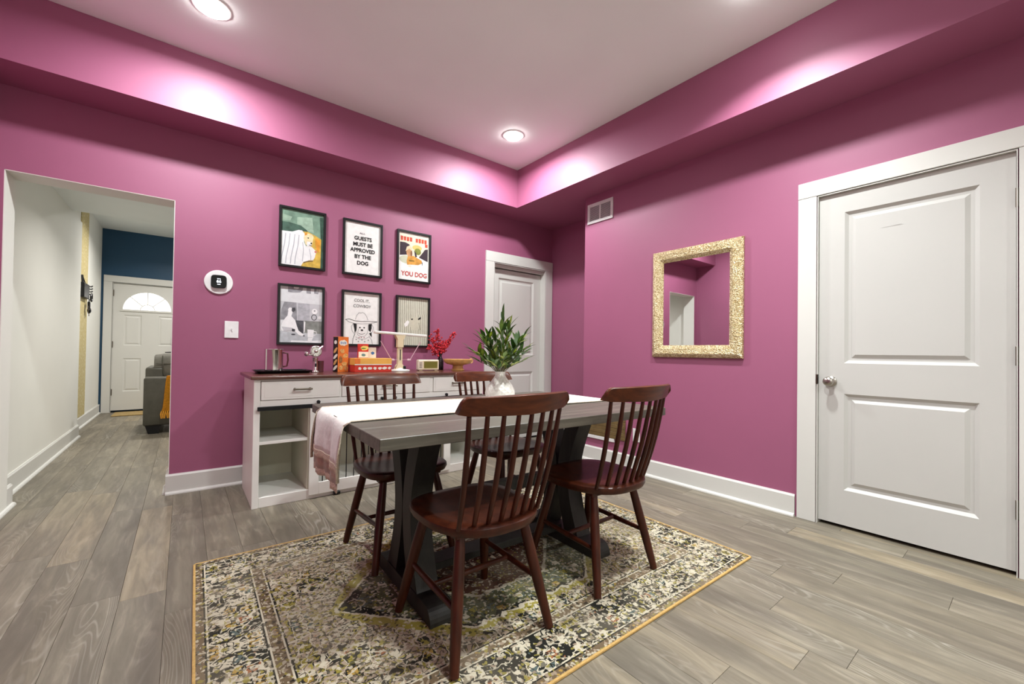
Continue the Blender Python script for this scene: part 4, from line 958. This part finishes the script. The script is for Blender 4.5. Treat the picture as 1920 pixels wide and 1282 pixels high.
# 6 striped dog
STR, STD = flat('pale_stone', (.62, .61, .50)), flat('moss_stripe', (.17, .165, .11))
t, poly, words, stroke = picture(1.588, ZR2, 'framed striped line print with faint dog face behind the lamp', STR)
for i in range(16):
    u = .03+.062*i
    if 7 <= i <= 10: stroke('stripe', STD, [(u, .0), (u+.003, .42)], .0026, 2); stroke('stripe', STD, [(u-.005, .55), (u, 1.)], .0026, 2)
    else: stroke('stripe', STD, [(u, .0), (u+.002, .32), (u+.018*(1 if i < 7 else -1), .36), (u+.016*(1 if i < 7 else -1), .66), (u, 1.)], .0036, 2)
poly('face', flat('stone_face', (.58, .56, .44)), [(.40, .44), (.52, .40), (.66, .40), (.74, .44), (.74, .60), (.66, .68), (.46, .68), (.40, .58)], 3); poly('brow', INK, [(.43, .435), (.50, .43), (.50, .455), (.44, .46)], 4); poly('brow', INK, [(.66, .43), (.76, .38), (.76, .43), (.68, .455)], 4); poly('whiskers', PAPER, [(.22, .55), (.32, .47), (.38, .50), (.34, .58), (.24, .62)], 4); stroke('chin', STD, [(.70, .52), (.72, .60), (.74, .66)], .004, 4)

# ------------------------------------------------------------------ things on the walls
def gold_mat():
    m, nt, b = newmat('champagne_gold_mosaic'); tc = N(nt, 'ShaderNodeTexCoord'); v = N(nt, 'ShaderNodeTexVoronoi'); v.inputs['Scale'].default_value = 150; nt.links.new(tc.outputs['Object'], v.inputs['Vector'])
    sp = N(nt, 'ShaderNodeSeparateColor'); nt.links.new(v.outputs['Color'], sp.inputs[0])
    nt.links.new(ramp(nt, sp.outputs[0], [(0, (.33, .23, .10)), (.45, (.55, .43, .22)), (1, (.78, .69, .47))]), b.inputs['Base Color'])
    b.inputs['Metallic'].default_value = .7; b.inputs['Roughness'].default_value = .38
    bump(nt, b, v.outputs['Distance'], .7, .008); return m
mr = thing('wall_mirror', 'rectangular mirror in a wide hammered champagne-gold frame', 'mirror', (XB-.0015, 2.050, 1.020), RIGHT)
MW, MH, MF = .733, .881, .098
def mframe(bm):
    prof = [(0, 0), (0, .016), (.006, .024), (.03, .034), (.07, .030), (.092, .016), (MF, .012), (MF, 0)]
    rings = []
    for o_, z in prof: rings.append([bm.verts.new(p) for p in ((o_, o_, z), (MW-o_, o_, z), (MW-o_, MH-o_, z), (o_, MH-o_, z))])
    for A, B in zip(rings, rings[1:]+rings[:1]):
        for q in range(4): bm.faces.new((A[q], A[(q+1) % 4], B[(q+1) % 4], B[q]))
mk('frame', gold_mat(), mr, mframe)
mg, nt_, b_ = newmat('silvered_mirror'); b_.inputs['Base Color'].default_value = (.86, .87, .87, 1); b_.inputs['Metallic'].default_value = 1; b_.inputs['Roughness'].default_value = .015
mk('glass', mg, mr, lambda bm: box(bm, MF-.004, MW-MF+.004, MF-.004, MH-MF+.004, .006, .0105))
VENTM = plain('vent_white_enamel', (.74, .73, .72), .4)
vt = thing('wall_vent', 'white two-bay air register high on the wall under the soffit', 'vent', (XB-.0015, 2.803, 2.324), RIGHT)
VW, VH = .312, .197
mk('frame', VENTM, vt, lambda bm: (box(bm, 0, VW, 0, .028, 0, .010, .002), box(bm, 0, VW, VH-.028, VH, 0, .010, .002), box(bm, 0, .028, .0282, VH-.0282, 0, .010, .002), box(bm, VW-.028, VW, .0282, VH-.0282, 0, .010, .002), box(bm, VW/2-.008, VW/2+.008, .0282, VH-.0282, 0, .009, .002)))
mk('duct_shade', plain('duct_grey', (.10, .10, .10), .7), vt, lambda bm: box(bm, .027, VW-.027, .027, VH-.027, .0002, .001))
for q in range(12):
    for a, c in ((.0285, VW/2-.0085), (VW/2+.0085, VW-.0285)):
        zz = .034+.0115*q
        mk('louvre', VENTM, vt, lambda bm: prism(bm, [(zz, .0015), (zz+.0012, .0012), (zz+.0095, .0072), (zz+.0085, .008)], a, c, 'x') if False else [bm.faces.new([bm.verts.new(p) for p in ((a, zz, .0075), (c, zz, .0075), (c, zz+.009, .002), (a, zz+.009, .002))])])
BRNP = plain('brown_louvre', (.145, .095, .035), .5, var=.2, scale=12)
lv = thing('low_wall_grille', 'brown grille with a white lower edge low on the wall behind the table', 'vent', (XB-.0015, 2.90, .222), RIGHT)
mk('white_edge', VENTM, lv, lambda bm: box(bm, .06, .455, 0, .030, 0, .014, .002))
for q in range(6): mk('louvre', BRNP, lv, lambda bm: box(bm, .03, .575, .0315+.034*q, .0645+.034*q, 0, .012+.001*(q % 2), .002))
ol = thing('wall_outlet', 'white electrical outlet plate low on the plum wall right of the grille', 'outlet', (XB-.0015, 2.245, .268), RIGHT)
mk('plate', VENTM, ol, lambda bm: box(bm, 0, .072, 0, .116, 0, .006, .002))
for zz in (.022, .068): mk('socket', plain('socket_ivory', (.66, .65, .62), .4), ol, lambda bm: box(bm, .018, .054, zz, zz+.028, .006, .0075, .001))
th = thing('thermostat', 'black rounded thermostat on an oval white wall plate', 'thermostat', (.196, YA-.0015, 1.538), FRONT)
mk('wall_plate', plain('thermostat_white', (.84, .84, .83), .35), th, lambda bm: lathe(bm, [(.089, 0), (.090, .004), (.086, .009), (.03, .010)], 48), True)
def squircle(bm, r, z0, z1, p=.45, n=40):
    O = [(r*math.copysign(abs(math.cos(2*PI*i/n))**p, math.cos(2*PI*i/n)), r*math.copysign(abs(math.sin(2*PI*i/n))**p, math.sin(2*PI*i/n))) for i in range(n)]
    rings = [[bm.verts.new((x*s_, y*s_, z)) for x, y in O] for s_, z in ((1, z0), (1, z1-.004), (.94, z1))]
    for A, B in zip(rings, rings[1:]):
        for q in range(n): bm.faces.new((A[q], A[(q+1) % n], B[(q+1) % n], B[q]))
    bm.faces.new(rings[-1])
mk('control_unit', plain('gloss_black', (.006, .007, .008), .12), th, lambda bm: squircle(bm, .049, .010, .028), True, loc=(0, .003, 0))
SCR = emit('display_glow', (.85, .92, 1.), .8)
lettering('lettering', '66', .030, SCR, th, (0, .003, .0284), 1., 'CENTER', .001)
mk('display_line', SCR, th, lambda bm: (box(bm, -.011, .011, .021, .0255, .0281, .0284), box(bm, -.010, .010, -.021, -.0155, .0281, .0284)))
sw = thing('light_switch', 'white toggle switch plate on the plum wall below the thermostat', 'switch', (.238, YA-.0015, 1.121), FRONT)
mk('plate', plain('thermostat_white', (.84, .84, .83), .35), sw, lambda bm: box(bm, 0, .090, 0, .128, 0, .006, .003, 2)); mk('toggle', plain('toggle_grey', (.60, .60, .60), .4), sw, lambda bm: box(bm, .041, .049, .056, .074, .006, .014, .002))

# ------------------------------------------------------------------ living room seen through the opening
LEATH = plain('grey_leather', (.085, .080, .062), .42, var=.15, scale=12, bmp=.15)
LEATH2 = plain('grey_suede_cushion', (.155, .145, .118), .6, var=.2, scale=14, bmp=.2)
sf = thing('sofa', 'grey leather sofa seen from behind in the living room', 'sofa', (-.372, 6.60, 0))
mk('back_panel', LEATH, sf, lambda bm: box(bm, 0, 1.7, 0, .13, .10, .675, .02, 3), True)
mk('top_seam', plain('pale_leather_edge', (.30, .29, .25), .5), sf, lambda bm: tube(bm, [(.02, -.002, .684), (1.68, -.002, .684)], .006, 6))
mk('arm', LEATH, sf, lambda bm: box(bm, .006, .19, .135, .92, .10, .80, .03, 3), True)
mk('seat_base', LEATH, sf, lambda bm: box(bm, .195, 1.7, .135, .90, .10, .42, .02, 2), True)
for a, b_ in ((.085, .82), (.83, 1.60)):
    def cu(bm):
        n = 14; rows = []
        P = [(.16, .66), (.135, .74), (.13, .84), (.16, .93), (.23, .985), (.31, .975), (.36, .91), (.36, .78), (.34, .66)]
        for i in range(n+1):
            q = i/n; e = math.sin(PI*min(1, max(0, q)))**.35 if 0 < q < 1 else .45
            x = a+(b_-a)*q
            cx_, cz_ = .25, .82
            rows.append([bm.verts.new((x, cx_+(yy-cx_)*(.6+.4*e), cz_+(zz-cz_)*(.6+.4*e))) for yy, zz in P])
        m_ = len(P)
        for A, B in zip(rows, rows[1:]):
            for k_ in range(m_): bm.faces.new((A[k_], A[(k_+1) % m_], B[(k_+1) % m_], B[k_]))
        bm.faces.new(rows[0][::-1]); bm.faces.new(rows[-1])
    hd = mk('head_cushion', LEATH2, sf, cu, True)
    md = hd.modifiers.new('soft', 'SUBSURF'); md.levels = 1; md.render_levels = 1
    mk('cushion_seam', LEATH, hd, lambda bm: (tube(bm, [(a+.10, .118, .70), (a+.085, .125, .84), (a+.08, .16, .94)], .006, 6), tube(bm, [(a+.02, .135, .845), (b_-.02, .125, .83)], .005, 6)))
for fx in (.02, 1.55):
    for fy in (.02, .78): mk('foot', BLACKM, sf, lambda bm: prism(bm, [(fx+.03, .0), (fx+.13, .0), (fx+.15, .10), (fx, .10)], fy, fy+.08, 'y'))
ORT = plain('marigold_knit', (.78, .33, .012), .9, var=.2, scale=60, bmp=.4, sheen=.4)
tw = thing('throw_blanket', 'marigold orange fringed throw hanging over the sofa back', 'blanket', (-.372, 6.60, 0))
def thr(bm):
    n = 22; prof = [(.12, .697), (.05, .700), (-.014, .699), (-.018, .60), (-.022, .45), (-.026, .32), (-.028, .27)]
    rows = []
    for k_, (yy, zz) in enumerate(prof):
        q = k_/(len(prof)-1)
        rows.append([bm.verts.new((.232-.06*q+(.40+.08*q)*i/n, yy-.010*q*(1+math.sin(i*1.7)), zz)) for i in range(n+1)])
    for A, B in zip(rows, rows[1:]):
        for i in range(n): bm.faces.new((A[i], A[i+1], B[i+1], B[i]))
    bmesh.ops.solidify(bm, geom=bm.faces[:], thickness=-.006)
mk('cloth', ORT, tw, thr, True)
def frg(bm):
    for i in range(26):
        x = .172+.48*i/25; tube(bm, [(x, -.037-.006*math.sin(i*1.7), .275), (x-.006, -.040, .235), (x-.004*(i % 3), -.040, .185)], [.006, .009, .006], 6)
mk('fringe', ORT, tw, frg, True)
dm = mk('door_mat', plain('tan_coir', (.36, .25, .10), .95, var=.3, scale=90, bmp=.4), None, lambda bm: box(bm, -.84, .02, 8.55, 9.02, .0005, .014, .004)); tag(dm, 'tan doormat on the floor before the front door', 'doormat')
def strip_mat():
    m, nt, b = newmat('gold_brocade_strip'); co = objco(nt); v = N(nt, 'ShaderNodeTexVoronoi'); v.inputs['Scale'].default_value = 16; nt.links.new(co, v.inputs['Vector'])
    nt.links.new(ramp(nt, v.outputs['Distance'], [(.1, (.72, .66, .44)), (.35, (.50, .40, .17)), (.7, (.56, .47, .24))]), b.inputs['Base Color']); b.inputs['Roughness'].default_value = .7; return m
stp = mk('wall_strip', strip_mat(), None, lambda bm: box(bm, HX2+.0005, HX2+.012, 7.40, 7.88, .145, 2.90, .002)); tag(stp, 'tall narrow gold patterned strip on the passage wall', 'wall strip')
kr = thing('key_rack', 'black key rack hanging on the gold strip by the front door', 'key rack', (HX2+.0125, 7.36, 1.66))
mk('plate', BLACKM, kr, lambda bm: box(bm, 0, .04, 0, .36, 0, .185, .006)); mk('strap', BLACKM, kr, lambda bm: (tube(bm, [(.02, .02, .18), (.012, .04, .275)], .012, 6), tube(bm, [(.02, .20, .18), (.012, .05, .275)], .006, 6)))
for q in range(4): mk('hook', BLACKM, kr, lambda bm: tube(bm, [(.03, .35, .17-.035*q), (.05, .41, .172-.035*q), (.055, .44, .185-.035*q)], .008, 6))
mk('key_ring', BLACKM, kr, lambda bm: torus(bm, (.05, .43, .03), .05, .009, 'x', 16, 6)); 
ks = thing('key_bunch', 'bunch of black keys hanging below the key rack', 'keys', (HX2+.05, 7.72, 1.44))
mk('fob', BLACKM, ks, lambda bm: (box(bm, -.012, .012, -.03, .03, .09, .19, .01, 2), ball(bm, (0, .02, .075), .04, 10, (.5, 1, 1)))); mk('key', DARKN, ks, lambda bm: (box(bm, -.003, .003, -.06, -.045, .03, .13), box(bm, -.003, .003, 0, .012, .0, .06)))
mk('cord', BLACKM, ks, lambda bm: tube(bm, [(0, 0, .18), (0, .01, .225)], .006, 6))
